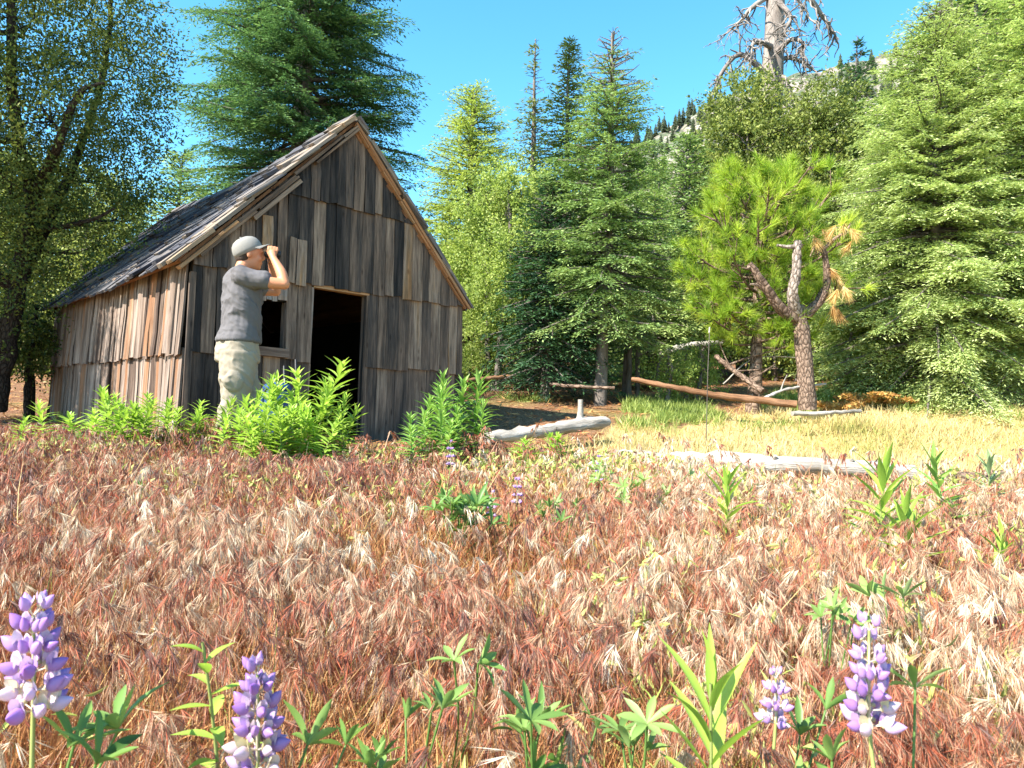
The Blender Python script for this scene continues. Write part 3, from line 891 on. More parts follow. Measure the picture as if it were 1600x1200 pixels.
def pine(name, loc, Hh, R, label, cat='pine tree', group=None, mat=None, n_br=60, seed=0, nl=.17, nw=.011, z_low=.2, n_need=70, trunk_r=.09, tone=0.0, fat=.5, bark=None, off=(0, 0), subs=7):
    rng = np.random.default_rng(seed)
    o = thing(name, loc, label, cat, group)
    tr = MB(); cr = MB()
    zs = np.linspace(-.25, Hh * .96, 12)
    sx = lambda z: off[0] * np.clip(z / Hh, 0, 1) ** 1.3
    sy = lambda z: off[1] * np.clip(z / Hh, 0, 1) ** 1.3
    tube(tr, np.stack([sx(zs) + .02 * np.sin(zs * 2), sy(zs) + .02 * np.cos(zs * 2.3), zs], -1), trunk_r * np.clip(1 - zs / Hh, 0, 1) ** .7 + .012, 9, .5, rough=.06)
    for i in range(n_br):
        f = z_low + (1 - z_low) * (i + rng.random()) / n_br
        z = f * Hh; az = i * 2.399 + rng.normal() * .35
        g = (f - z_low) / (1 - z_low)
        L = R * (math.sin(PI * min(g * .86 + .16, 1)) ** fat) * rng.uniform(.65, 1.1)
        d = np.array([math.cos(az), math.sin(az), 0])
        s = np.linspace(0, 1, 7)
        ax = np.array([sx(z), sy(z), z]) + d * (L * s)[:, None] + np.array([0, 0, 1]) * (L * (.1 * s + (.30 + .4 * g) * s ** 2.2 - (.25 * (1 - g)) * s))[:, None]
        tube(tr, ax, (.012 + .014 * L) * (1 - .6 * s), 5, .4, cap=False)
        TP, TD = [ax[-1]], [unit(ax[-1] - ax[-2])]
        for k in range(int(subs * (.5 + L / R))):
            q = rng.uniform(.3, .98)
            b0 = np.array([np.interp(q, s, ax[:, c]) for c in range(3)])
            dd = unit(d * .6 + rng.normal(size=3) * .65 + [0, 0, .35])
            l = L * .30 * rng.uniform(.4, 1) + .06
            e = b0 + dd * l + [0, 0, .25 * l]
            tube(tr, np.array([b0, (b0 + e) / 2, e]), [.010, .008, .006], 4, .4, cap=False)
            TP.append(e); TD.append(unit(e - b0 + [0, 0, .08]))
        TP, TD = np.array(TP), np.array(TD)
        tufts(cr, TP, TD, n_need, nl, nw, rng, .45 + tone + rng.normal(size=len(TP)) * .13, .55, .14)
    tufts(cr, np.array([[sx(Hh), sy(Hh), Hh * .97]]), np.array([[0, 0, 1.0]]), n_need * 2, nl, nw, rng, .6)
    tr.build('trunk', bark or M_PINEBARK, o, True)
    cr.build('crown', mat or M_PINE, o)
    return o

def snag_limb(tr, p, d, L, r, rng, depth, hang):
    n = 7
    pts = [np.asarray(p, float)]; dd = unit(d)
    for k in range(n):
        dd = unit(dd + rng.normal(size=3) * .26 + np.array([0, 0, -hang * (k / n)]))
        pts.append(pts[-1] + dd * L / n)
    pts = np.array(pts)
    tube(tr, pts, np.linspace(r, r * .25, len(pts)), 6, rng.uniform(.3, .8), rough=.06)
    if depth > 0:
        for _ in range(rng.integers(5, 9)):
            k = rng.integers(2, len(pts))
            snag_limb(tr, pts[k], unit(unit(d) * .5 + rng.normal(size=3) * .7), L * rng.uniform(.25, .5), r * .42, rng, depth - 1, hang * 1.1)

def height(px, py_top, d):
    return float(P(px, py_top, d)[2] - G(px, d)[2])

def tree_at(px, d): return G(px, d)

# --- tall fir behind the cabin
fir('fir_tree', G(452, 17.5), height(452, -720, 17.5), 3.6, 'tall dense dark green fir rising behind the cabin roof', mat=M_FIRBLUE, n_br=400, leaf=.10, dense=.72, tone=.04, droop=.30, seed=11, shape=.62, trunk_r=.28, z_low=.14, sides=2.0)

# --- bright conifer and lime tree beside the cabin
fir('larch_tree', G(722, 16.5), height(722, 128, 16.5), 1.85, 'bright yellow-green airy conifer with a pale trunk beside the cabin roof edge', mat=M_LARCH, n_br=190, leaf=.085, dense=.95, droop=.3, seed=12, shape=.5, z_low=.1, tone=.05)
round_tree('leafy_tree', 788, 14.2, 232, 585, 104, 'rounded bushy lime green tree between the cabin and the dark fir', n=20, seed=13, mat=M_LIME, leaf=.06, per=150, leaves=30, twig=.4, spread=.1, bark=M_BARK, stems=3)

# --- the dark pair beyond
fir('fir_tree', G(818, 25), height(818, 48, 25), 1.9, 'narrow dark fir with a thin bare top behind the lime green tree', mat=M_OLIVE, n_br=130, leaf=.15, dense=.6, seed=14, shape=.95, z_low=.1, tone=-.14, dead_top=.2, droop=.45)
fir('fir_tree', G(872, 23), height(872, 52, 23), 2.4, 'tall olive green fir rising behind the dark fir and the lime tree', mat=M_OLIVE, n_br=170, leaf=.15, dense=.62, seed=15, shape=.8, z_low=.1, tone=.02)

# --- the two middle firs
fir('fir_tree', G(852, 12.8), height(852, 275, 12.8), 1.3, 'blue-green fir coloured dark for shade next to the lime green tree', mat=M_FIRBLUE, n_br=170, leaf=.085, dense=.85, seed=16, shape=.6, z_low=.1, tone=-.27, droop=.45)  # low tone puts the neighbouring tree's shade into the needle colour
fir('fir_tree', G(940, 12.4), height(948, 38, 12.4), 1.72, 'green fir with a bare gray dead tip and bare lower trunk', mat=M_FIR, n_br=190, leaf=.068, dense=1.0, seed=17, shape=.62, z_low=.20, tone=.10, dead_top=.17, trunk_r=.105, droop=.42)
fir('fir_tree', G(1062, 20), height(1062, 205, 20), 2.2, 'mid green fir below the rocky ridge beyond the twin-branched pines', mat=M_FIR, n_br=170, leaf=.13, dense=.65, seed=18, shape=.7, z_low=.06, tone=.14)
fir('fir_tree', G(1015, 16.5), height(1005, 300, 16.5), 1.5, 'short dense green fir tucked behind the fir with the bare tip', mat=M_FIRLIGHT, n_br=130, leaf=.1, dense=.75, seed=19, shape=.7, z_low=.05, tone=-.05)

# --- oaks behind the young pine
round_tree('oak_tree', 1160, 21, 92, 520, 98, 'olive green oak standing just below the dead snag', group=None, n=22, seed=20, mat=M_OLIVE, leaf=.10, per=75, leaves=26, twig=.55, spread=.14, stems=2)
round_tree('oak_tree', 1272, 20, 92, 540, 98, 'olive green oak between the snag and the large pale fir', n=22, seed=21, mat=M_OLIVE, leaf=.095, per=80, leaves=26, twig=.55, spread=.14, stems=2, tone=-.05)
round_tree('oak_tree', 1110, 19, 330, 575, 70, 'low dark green oak behind the thin upright pole', n=12, seed=22, mat=M_OAK, leaf=.09, per=80, leaves=26, twig=.5, spread=.13, stems=2, tone=.08)
round_tree('oak_tree', 1240, 17, 420, 600, 95, 'low shadowy oak thicket behind the cut pine trunk', n=12, seed=23, mat=M_OAK, leaf=.08, per=90, leaves=26, twig=.45, spread=.12, stems=3, tone=.1)

# --- dark conifer under the ridge
fir('fir_tree', G(1330, 34), height(1330, 42, 34), 3.0, 'dark far conifer silhouetted against the rocky ridge', mat=M_FIRBLUE, n_br=150, leaf=.24, dense=.4, seed=24, shape=.8, tone=-.2, dead_top=.1)

# --- big pale firs at the side
fir('fir_tree', G(1455, 12.6), height(1440, -6, 12.6), 2.35, 'large pale green fir with drooping sunlit sprays and a bare spike tip', mat=M_FIRLIGHT, n_br=270, leaf=.068, dense=1.05, seed=25, shape=.55, z_low=.05, tone=.10, droop=.5, dead_top=.06)
fir('fir_tree', G(1625, 12.3), height(1610, -160, 12.3), 2.2, 'second large pale green fir, cut by the edge of the photo', mat=M_FIRLIGHT, n_br=240, leaf=.070, dense=.95, seed=26, shape=.5, z_low=.04, tone=.04, droop=.5)
fir('fir_tree', G(1370, 14.2), height(1370, 250, 14.2), 1.5, 'young pale fir filling the gap before the large pale fir', mat=M_FIRLIGHT, n_br=140, leaf=.085, dense=.85, seed=27, shape=.6, z_low=.05, tone=.08, droop=.5)
pine('tall_pine', G(1545, 19), height(1545, -60, 19), 2.0, 'golden green pine above and behind the large pale firs', mat=M_GOLDPINE, n_br=80, seed=28, nl=.24, nw=.022, z_low=.3, n_need=60, trunk_r=.2, fat=.7, tone=.1)
round_tree('leafy_shrub', 1540, 13.4, 500, 600, 120, 'low bright green shrub under the pale firs', n=9, seed=29, mat=M_LIME, leaf=.06, per=110, leaves=24, twig=.3, spread=.09, stems=3, tone=-.05)

# --- dead snag
def build_snag():
    rng = np.random.default_rng(31)
    d = 24.0
    g = G(1190, d)
    o = thing('dead_snag', g, 'tall bleached dead tree with twisted drooping bare limbs above the oaks', 'dead tree')
    tr = MB()
    hh = height(1200, -190, d)
    zs = np.linspace(-.3, hh, 14)
    tx = lambda z: (P(1200, 0, d)[0] - P(1193, 220, d)[0]) / 5.0 * 0 + .012 * z
    tube(tr, np.stack([tx(zs), .05 * np.sin(zs), zs], -1), np.interp(zs, [0, hh * .6, hh], [.48, .36, .20]), 12, .6, rough=.04)
    lb = MB()
    def limb(py0, pts, r):
        base = np.array([tx(height(1200, py0, d)), 0, height(1200, py0, d)])
        q = [base] + [P(px, py, d + dd) - g for px, py, dd in pts]
        p = smooth_path(q, 12)
        tube(lb, p, np.linspace(r, r * .3, 12), 7, rng.uniform(.4, .8), rough=.08)
        for k in range(3, 12):
            for _ in range(2 + k % 2):
                dd = unit(p[k] - p[k - 1]) * .5 + rng.normal(size=3) * .6 + [0, 0, -.5]
                snag_limb(lb, p[k], dd, rng.uniform(.35, .95), r * .30, rng, 1 if rng.random() < .5 else 0, .3)
    limb(-30, [(1175, 12, .3), (1160, 30, .5), (1143, 45, .6)], .10)
    limb(115, [(1160, 85, .3), (1130, 110, .2), (1112, 150, 0)], .12)
    limb(60, [(1180, 65, -1), (1172, 90, -1.5)], .10)
    limb(-60, [(1250, -20, .5), (1285, 25, .8), (1305, 55, 1)], .14)
    limb(-20, [(1235, 25, -.8), (1225, 50, -1.2)], .10)
    limb(75, [(1235, 62, -.6), (1255, 68, -.9), (1253, 88, -1)], .10)
    limb(90, [(1230, 90, .6), (1255, 98, 1), (1275, 112, 1.2)], .10)
    limb(118, [(1225, 120, -.3), (1235, 150, -.6)], .10)
    limb(165, [(1225, 168, -.5), (1245, 165, -.8)], .07)
    limb(-100, [(1215, -60, -.8), (1240, -10, -1.4), (1262, 20, -1.6)], .11)
    tr.build('trunk', M_SNAG, o, True)
    lb.build('limbs', M_SNAG, o, True)
build_snag()

# --- young ponderosa and the cut pine in front of it
pine('young_pine', G(1176, 11.6), height(1190, 262, 11.6), 1.25, 'young long-needled pine with a bright yellow-green crown', mat=M_PINE, n_br=66, seed=33, nl=.20, nw=.008, z_low=.27, n_need=85, trunk_r=.10, fat=.6, off=(.12, 0), tone=.0, subs=8)

M_GRAYPINE = plate_mat('gray_peeling_bark', [(.09, .065, .05), (.20, .155, .13), (.32, .265, .23), (.40, .35, .31)])
def build_cut_pine():
    rng = np.random.default_rng(34)
    d = 10.8
    g = G(1262, d)
    o = thing('cut_pine', g, 'thick pine trunk with sawn-off limbs and hanging dead brown needles', 'pine tree')
    W = lambda px, py, dd=0: P(px, py, d + dd) - g
    tr = MB()
    tube(tr, smooth_path([W(1262, 640), W(1258, 580), W(1253, 520), W(1247, 488)], 12), np.linspace(.128, .105, 12), 12, .5, rough=.06)
    ellipsoid(tr, W(1249, 490), (.112, .112, .14), 10, 8, .5)
    tr.build('trunk', M_PINEBARK, o, True)
    l1 = MB(); tube(l1, smooth_path([W(1250, 500), W(1222, 485, -.1), W(1200, 455, -.2), W(1180, 425, -.25), W(1170, 412, -.25)], 14), np.linspace(.098, .045, 14), 9, .4, rough=.08)
    tube(l1, smooth_path([W(1192, 450, -.2), W(1180, 445, -.25), W(1172, 444, -.3)], 5), np.linspace(.035, .012, 5), 6, .7)
    tube(l1, smooth_path([W(1172, 414, -.25), W(1168, 420, -.3), W(1160, 418, -.3)], 5), np.linspace(.03, .01, 5), 6, .7)
    l1.build('limb', M_PINEBARK, o, True)
    l2 = MB(); tube(l2, smooth_path([W(1248, 495), W(1238, 465, -.15), W(1243, 430, -.2), W(1245, 392, -.2), W(1246, 376, -.2)], 14), np.linspace(.09, .05, 14), 9, .65, rough=.10)
    tube(l2, smooth_path([W(1252, 384, -.2), W(1232, 386, -.22), W(1214, 383, -.25)], 6), np.linspace(.04, .018, 6), 7, .8)
    l2.build('limb', M_GRAYPINE, o, True)
    l3 = MB(); tube(l3, smooth_path([W(1256, 495), W(1280, 470, .1), W(1292, 440, .15), W(1290, 405, .15), W(1284, 385, .15)], 14), np.linspace(.08, .036, 14), 9, .4, rough=.08)
    tube(l3, smooth_path([W(1284, 392, .15), W(1305, 372, .2), W(1322, 362, .2), W(1330, 345, .2)], 8), np.linspace(.03, .01, 8), 6, .7)
    tube(l3, smooth_path([W(1286, 395, .15), W(1275, 384, .1), W(1266, 400, .1)], 6), np.linspace(.02, .008, 6), 5, .7)
    l3.build('limb', M_PINEBARK, o, True)
    dn = MB()
    for px, py, dz, k in ((1300, 375, -.9, .7), (1318, 368, -.9, .75), (1334, 378, -1, .55), (1290, 380, -.8, .6), (1300, 440, -.7, .35), (1312, 455, -1, .75), (1305, 475, -1, .6), (1322, 470, -1, .7), (1303, 500, -1, .45), (1312, 505, -1, .3), (1295, 465, -1, .75), (1325, 400, -1, .6), (1275, 390, -.8, .6)):
        p = W(px, py - 14, rng.uniform(0, .3)); dr = unit(np.array([rng.normal() * .3, rng.normal() * .3, dz]))
        tufts(dn, p[None], dr[None], 100, .23, .010, rng, k - .12, .30, .1)
    dn.build('dead_needles', M_DRYPINE, o)
    gn = MB()
    for px, py in ((1330, 340), (1318, 345), (1340, 352)):
        tufts(gn, W(px, py, .2)[None], unit(np.array([[.3, 0, .8]])), 90, .2, .009, rng, .7, .5)
    gn.build('green_needles', M_PINE, o)
build_cut_pine()

# --- big oak at the side of the cabin
def build_big_oak():
    d0 = 10.6
    g = G(2, d0)
    W = lambda px, py, d: P(px, py, d) - g
    limbs = [([W(-6, 640, d0), W(8, 540, d0), W(25, 450, d0), W(42, 370, d0), W(50, 310, d0), W(30, 220, d0 - .4), W(20, 120, d0 - .8), W(15, -40, d0 - 1)], .155, .05),
             ([W(30, 440, d0), W(62, 370, d0 + .2), W(85, 320, d0 + .3), W(110, 270, d0 + .4), W(140, 190, d0 + .5), W(165, 90, d0 + .5), W(175, -20, d0 + .6)], .11, .03),
             ([W(62, 360, d0), W(110, 352, d0 - .2), W(150, 340, d0 - .3), W(180, 325, d0 - .3)], .05, .015),
             ([W(50, 310, d0), W(90, 230, d0 - .8), W(120, 150, d0 - 1.2), W(160, 130, d0 - 1.2)], .08, .02),
             ([W(20, 450, d0), W(-60, 380, d0 - .5), W(-140, 250, d0 - .8), W(-180, 120, d0 - 1)], .11, .03)]
    L = [(40, 40, 9.8, 1.05), (140, 20, 10.6, .95), (60, 160, 9.6, .9), (150, 130, 10.4, .85), (205, 95, 10.9, .55), (235, 128, 11, .32), (190, 190, 10.8, .6), (90, 260, 10.8, .9),
         (10, 290, 10, .8), (150, 265, 11, .75), (205, 255, 11.2, .5), (110, 390, 10.8, .75), (185, 340, 10.9, .6), (30, 430, 10.6, .7), (-40, 200, 9.6, 1.2), (-60, 20, 9.6, 1.2), (-70, 380, 9.9, 1.1),
         (100, -90, 10.2, 1.2), (0, -120, 9.5, 1.2), (-160, 130, 9.6, 1.4), (-170, 300, 9.6, 1.2), (200, 20, 11, .5), (225, 170, 11, .35), (60, 350, 11.5, .6), (215, 300, 11.4, .4)]
    lob = [(W(px, py, d), (r, r, r * .8)) for px, py, d, r in L] + [(np.array(q[:3]) - g, (q[3],) * 3) for q in ((-9.5, 8.3, 4.5, 1.2), (-8.7, 7.2, 4.0, .8), (-10.6, 9.6, 5.0, 1.3), (-9.8, 7.4, 3.4, .8), (-9.4, 8.4, 4.3, 1.1), (-8.9, 8.9, 3.6, .9), (-9.5, 8.3, 4.5, 1.2), (-8.7, 7.2, 4.0, .7), (-9.0, 8.0, 4.2, .9), (-10.2, 9.4, 4.6, 1.1))] + [(np.array([*(C0 + CU * .9 + CV * b), 2.3 + dz]) + np.array([-.8, -.6, .9]) * tt - g, (r, r, r * .8)) for b, dz, tt, r in ((1.9, 0, 5.4, .85), (2.9, .2, 5.0, 1.0), (4.0, -.1, 4.6, 1.1), (5.2, .1, 4.2, 1.1), (2.4, .8, 5.6, .7), (3.5, .9, 5.2, .8), (4.7, .8, 4.8, .9), (3.2, -.6, 5.2, .7))]  # the two later lists add unseen crown to shade side wall and roof
    broadleaf('oak_tree', g, limbs, lob, 'big dark forked oak towering beside the cabin side wall', seed=41, mat=M_OAK, leaf=.052, per=120, leaves=28, twig=.42, spread=.11, bark=M_DARKBARK, twig_tubes=36, limb_r=.035, tone=.08, dens=1.55)
build_big_oak()

round_tree('oak_shrub', 60, 11.6, 455, 600, 75, 'shady oak shrub low beside the big oak trunk', n=10, seed=42, mat=M_OAK, leaf=.06, per=110, leaves=24, twig=.35, spread=.1, stems=3, bark=M_DARKBARK)
round_tree('oak_shrub', -90, 10.5, 430, 620, 110, 'dark oak thicket cut by the edge of the photo near the big oak', n=10, seed=43, mat=M_OAK, leaf=.06, per=100, leaves=24, twig=.35, spread=.1, stems=3, bark=M_DARKBARK)
round_tree('leafy_tree', 150, 17.5, 250, 590, 85, 'sunny light green tree seen through the gap between oak and cabin roof', n=16, seed=44, mat=M_OLIVE, leaf=.08, per=80, leaves=24, twig=.45, spread=.12, tone=.1)
round_tree('leafy_tree', 30, 19, 200, 590, 110, 'light green tree standing behind the big oak trunk', n=18, seed=45, mat=M_OLIVE, leaf=.09, per=75, leaves=24, twig=.45, spread=.12, tone=.05)
fir('fir_tree', G(262, 21), height(262, 235, 21), 2.0, 'pale fir just above the cabin eave between oak and tall fir', mat=M_FIRLIGHT, n_br=120, leaf=.14, dense=.55, seed=46, shape=.6, tone=0)

# --- the wood further back (individual trees, repeated)
def backwood():
    rng = np.random.default_rng(55)
    protos = [fir('far_fir', (0, 0, 0), 9.0, 2.0, 'green fir deep in the wood behind the nearer trees', 'firs deep in the wood', mat=M_FIR, n_br=110, leaf=.22, dense=.42, seed=56, shape=.7, tone=.08),
              fir('far_fir', (0, 0, 0), 8.0, 2.1, 'pale fir deep in the wood behind the nearer trees', 'pale firs deep in the wood', mat=M_FIRLIGHT, n_br=110, leaf=.22, dense=.42, seed=57, shape=.6, tone=-.05)]
    spots = [(-120, 26, 7), (-30, 29, 8), (60, 25, 6.5), (135, 30, 7.5), (200, 27, 6), (300, 30, 7), (560, 28, 5), (640, 27, 5), (690, 23, 5.2), (760, 29, 7), (900, 30, 9), (935, 20, 5), (985, 27, 8.0), (1020, 33, 9), (1090, 28, 7), (1130, 32, 8), (1215, 29, 9), (1255, 25, 8.5), (1330, 25, 9), (1390, 21, 8), (1390, 28, 9.5), (1480, 24, 12), (1520, 17, 10), (1580, 21, 12), (1660, 18, 12), (1720, 15, 9)]
    used = [False, False]
    for i, (px, d, hh) in enumerate(spots):
        k = i % 2
        p = protos[k]; loc = G(px, d, -.1)
        sc = hh / (9.0 if k == 0 else 8.0)
        if not used[k]:
            p.location = [float(q) for q in loc]; p.scale = (sc, sc, sc); used[k] = True
        else:
            dup(p, loc, rng.uniform(0, 6), sc)
backwood()

M_RIDGE = leaf_mat('gray_ridge_needles', [(.13, .16, .12), (.21, .25, .18), (.28, .31, .22)], .2)  # paler, grayer green than the near firs
def ridge_trees():
    rng = np.random.default_rng(61)
    def proto(seed):
        o = thing('ridge_conifer', (0, 0, 0), 'tiny dark conifer on the pale rocky mountainside', 'conifer', 'conifers on the rocky mountainside')
        r = np.random.default_rng(seed); m = MB(); t = MB()
        tube(t, np.array([[0, 0, -1], [0, 0, 3], [0, 0, 8.6]]), [.22, .16, .03], 5, .5)
        n = 420
        f = r.uniform(.12, 1, n); az = r.uniform(0, 6.28, n); L = 1.9 * (1 - f) ** .8 * r.uniform(.5, 1.1, n) + .15
        b = np.stack([.0 * f, .0 * f, f * 8.8], -1); d = np.stack([np.cos(az), np.sin(az), -.25 + .3 * f], -1)
        diamonds(m, b + unit(d) * L[:, None] * .2, d, unit(np.array([0, 0, 1.0]) + r.normal(size=(n, 3)) * .4), L, L * .5 + .1, np.clip(.15 + .2 * r.random(n), 0, 1))
        t.build('trunk', M_DARKBARK, o); m.build('crown', M_RIDGE, o)
        return o
    pr = [proto(1), proto(2)]
    k = 0
    spots = []
    for px in np.arange(930, 1110, 5.5): spots.append((px + rng.normal() * 3, 1.0 - abs(rng.normal()) * .03))
    for _ in range(120): spots.append((rng.uniform(930, 1130), rng.uniform(.55, .97)))
    for _ in range(50): spots.append((rng.uniform(1310, 1440), rng.uniform(.72, .99)))
    for i, (px, s) in enumerate(spots):
        p = mtn_point(px, s); p[2] -= .3
        sc = rng.uniform(.3, .85)
        if i < 2:
            o = pr[i]; o.location = [float(q) for q in p]; o.scale = (sc,) * 3
        else: dup(pr[i % 2], p, rng.uniform(0, 6), sc)
ridge_trees()
# ------------------------------------------------------------------ grasses (uncountable), plants, logs
def grass_mat(name, cols, pos=None, trans=.3):
    m, nt, out = newmat(name)
    a = attr(nt, 't'); r = ramp(nt, cols, pos); nt.links.new(a.outputs['Fac'], r.inputs[0])
    pb = nd(nt, 'ShaderNodeBsdfPrincipled', Roughness=.55); pb.inputs['Specular IOR Level'].default_value = .3
    nt.links.new(r.outputs[0], pb.inputs['Base Color'])
    tr = nt.nodes.new('ShaderNodeBsdfTranslucent'); nt.links.new(r.outputs[0], tr.inputs['Color'])
    mx = nt.nodes.new('ShaderNodeMixShader'); mx.inputs[0].default_value = trans
    nt.links.new(pb.outputs[0], mx.inputs[1]); nt.links.new(tr.outputs[0], mx.inputs[2]); nt.links.new(mx.outputs[0], out.inputs[0])
    return m

# t: 0 dark purple brown .. .25 rust red .. .5 pinkish tan .. .75 straw .. 1 bleached
M_CHEAT = grass_mat('cheatgrass_straw', [(.15, .085, .07), (.46, .11, .05), (.38, .225, .145), (.50, .355, .225), (.61, .485, .33), (.72, .65, .52)], [0, .2, .4, .6, .8, 1])
M_BLADE = grass_mat('dry_blade', [(.29, .10, .045), (.46, .22, .085), (.54, .35, .14), (.60, .47, .23), (.31, .37, .08)], [0, .3, .6, .85, 1])
M_MEADOW = grass_mat('meadow_straw', [(.29, .28, .08), (.44, .36, .13), (.52, .42, .20), (.58, .50, .30), (.50, .30, .15)], [0, .25, .55, .8, 1])

def field_limit(x):
    return np.interp(x, [-6, -3, -1.2, -.2, 0.9, 2.2, 4, 7], [6.3, 6.1, 6.2, 6.3, 5.95, 5.85, 5.8, 5.9])
def scatter(rng, n, y0, y1, power=1.0, margin=.25):
    """points inside the view wedge, y0..y1"""
    u = rng.random(n)
    y = (y0 ** 2 + (y1 ** 2 - y0 ** 2) * u) ** .5
    x = (rng.random(n) * 2 - 1) * (y * .715 + margin)
    return x, y

def field_height(x, y):
    h = np.interp(y, [.5, 1.2, 2.5, 4, 5.6, 6.4], [.36, .36, .34, .30, .27, .24])
    h = h * (1 - .30 * sstep(.6, 2.0, x) * sstep(3.6, 5.0, y))
    h = h + .075 * np.exp(-((x + 2.2) ** 2 / .9 + (y - 5.4) ** 2 / 1.2))
    h = h * (1 + .16 * np.sin(2.3 * x + 1.1 * y) * np.cos(1.7 * y - x))
    return h

def panicles(mb, x, y, hgt, rng, nbr, nsp, nl, L, W, size, az0=None, toff=0.0):
    """nodding one-sided seed heads"""
    n = len(x)
    z = H(x, y); root = np.stack([x, y, z], -1)
    az = rng.uniform(0, 2 * PI, n)
    az = np.where(rng.random(n) < .35, rng.normal(.2, .7, n), az)
    if az0 is not None: az = np.where(np.isnan(az0), az, az0 + rng.normal(size=n) * .45)
    hd = np.stack([np.cos(az), np.sin(az), 0 * az], -1)
    lean = rng.uniform(.05, .95, n) ** 1.4
    up = np.array([0, 0, 1.0])
    top = root + hd * (hgt * lean)[:, None] + up * hgt[:, None]
    mid = root * .5 + top * .5 - hd * (hgt * lean * .25)[:, None]
    # stem, two flat segments
    t0 = np.interp(fbm(x * .9 + 20, y * .9 + 20, 11, 3), [-.45, -.1, .2, .5], [.22, .42, .58, .8]) + rng.normal(size=n) * .18
    right = sstep(-.3, 2.2, x) * sstep(1.2, 3.5, y)
    t0 = t0 + .05 * right - .10 * (1 - sstep(1.0, 2.8, y)) * (1 - .4 * right) + .06 * (y > 4.4)
    redp = sstep(.0, .2, fbm(x * 1.6 + 7, y * 1.6 + 31, 21, 2)) * (1 - sstep(2.6, 3.6, y))
    redp = np.maximum(redp, np.exp(-((x + .48) ** 2 / .06 + (y - 1.62) ** 2 / .06))); redp = np.maximum(redp, .9 * np.exp(-((x - .12) ** 2 / .03 + (y - 1.85) ** 2 / .06))); redp = np.maximum(redp, .8 * np.exp(-((x - .75) ** 2 / .05 + (y - 2.2) ** 2 / .05))); redp = np.maximum(redp, np.exp(-((x - .80) ** 2 / .02 + (y - 1.12) ** 2 / .03)))
    mauve_shade = sstep(-.2, -1.2, x) * sstep(2.2, 3.4, y)
    t0 = t0 - .24 * mauve_shade  # purple-brown grass, with the shade on this side darkened into its tone
    t0 = t0 * (1 - .85 * redp) + .2 * .85 * redp
    t0 = t0 + toff - .06
    sw = np.stack([-np.sin(az), np.cos(az), 0 * az], -1) * (W * .45)
    v = np.stack([root - sw, root + sw, mid + sw, mid - sw, top + sw * .6, top - sw * .6], 1).reshape(-1, 3)
    f = (np.arange(n)[:, None, None] * 6 + np.array([[0, 1, 2, 3], [3, 2, 4, 5]])[None]).reshape(-1, 4)
    mb.add(v, f, np.repeat(np.clip(t0 * .4 + .25, 0, 1), 6))
    # head axis nods over
    S = size * rng.uniform(.45, 1.45, n)
    k = (np.arange(nbr) + .5) / nbr
    ax = top[:, None] + hd[:, None] * (S[:, None] * (k * .75)[None])[..., None] + up * (S[:, None] * (.28 * k - .75 * k ** 2)[None])[..., None]
    bd = unit(hd[:, None] * rng.uniform(.1, 1.0, (n, nbr))[..., None] + rng.normal(size=(n, nbr, 3)) * .35 + up * (.1 - .9 * k)[None, :, None])
    bl = S[:, None] * rng.uniform(.15, .55, (n, nbr))
    # spikelets on each branch, each nl bristles
    q = rng.uniform(.2, 1, (n, nbr, nsp))
    sp = ax[:, :, None] + bd[:, :, None] * (bl[..., None] * q)[..., None] - up * (bl[..., None] * q ** 2 * .5)[..., None]
    sd = unit(bd[:, :, None] * .55 + rng.normal(size=(n, nbr, nsp, 3)) * .20 + np.array([0, 0, -.75]))
    sd = np.repeat(sd[..., None, :], nl, 3); sd = unit(sd + rng.normal(size=sd.shape) * .13)
    sp = np.repeat(sp[..., None, :], nl, 3)
    N = n * nbr * nsp * nl
    tt = t0[:, None, None, None] + .10 * (k[None, :, None, None] - .5) + rng.normal(size=(n, nbr, nsp, 1)) * .10 + rng.normal(size=(n, nbr, nsp, nl)) * .15
    nr = unit(rng.normal(size=(N, 3)) + np.array([0, -.3, .3]))
    diamonds(mb, sp.reshape(-1, 3), sd.reshape(-1, 3), nr, L * rng.uniform(.65, 1.3, N), W * rng.uniform(.7, 1.3, N), np.clip(tt, 0, 1).ravel(), wide=.28)

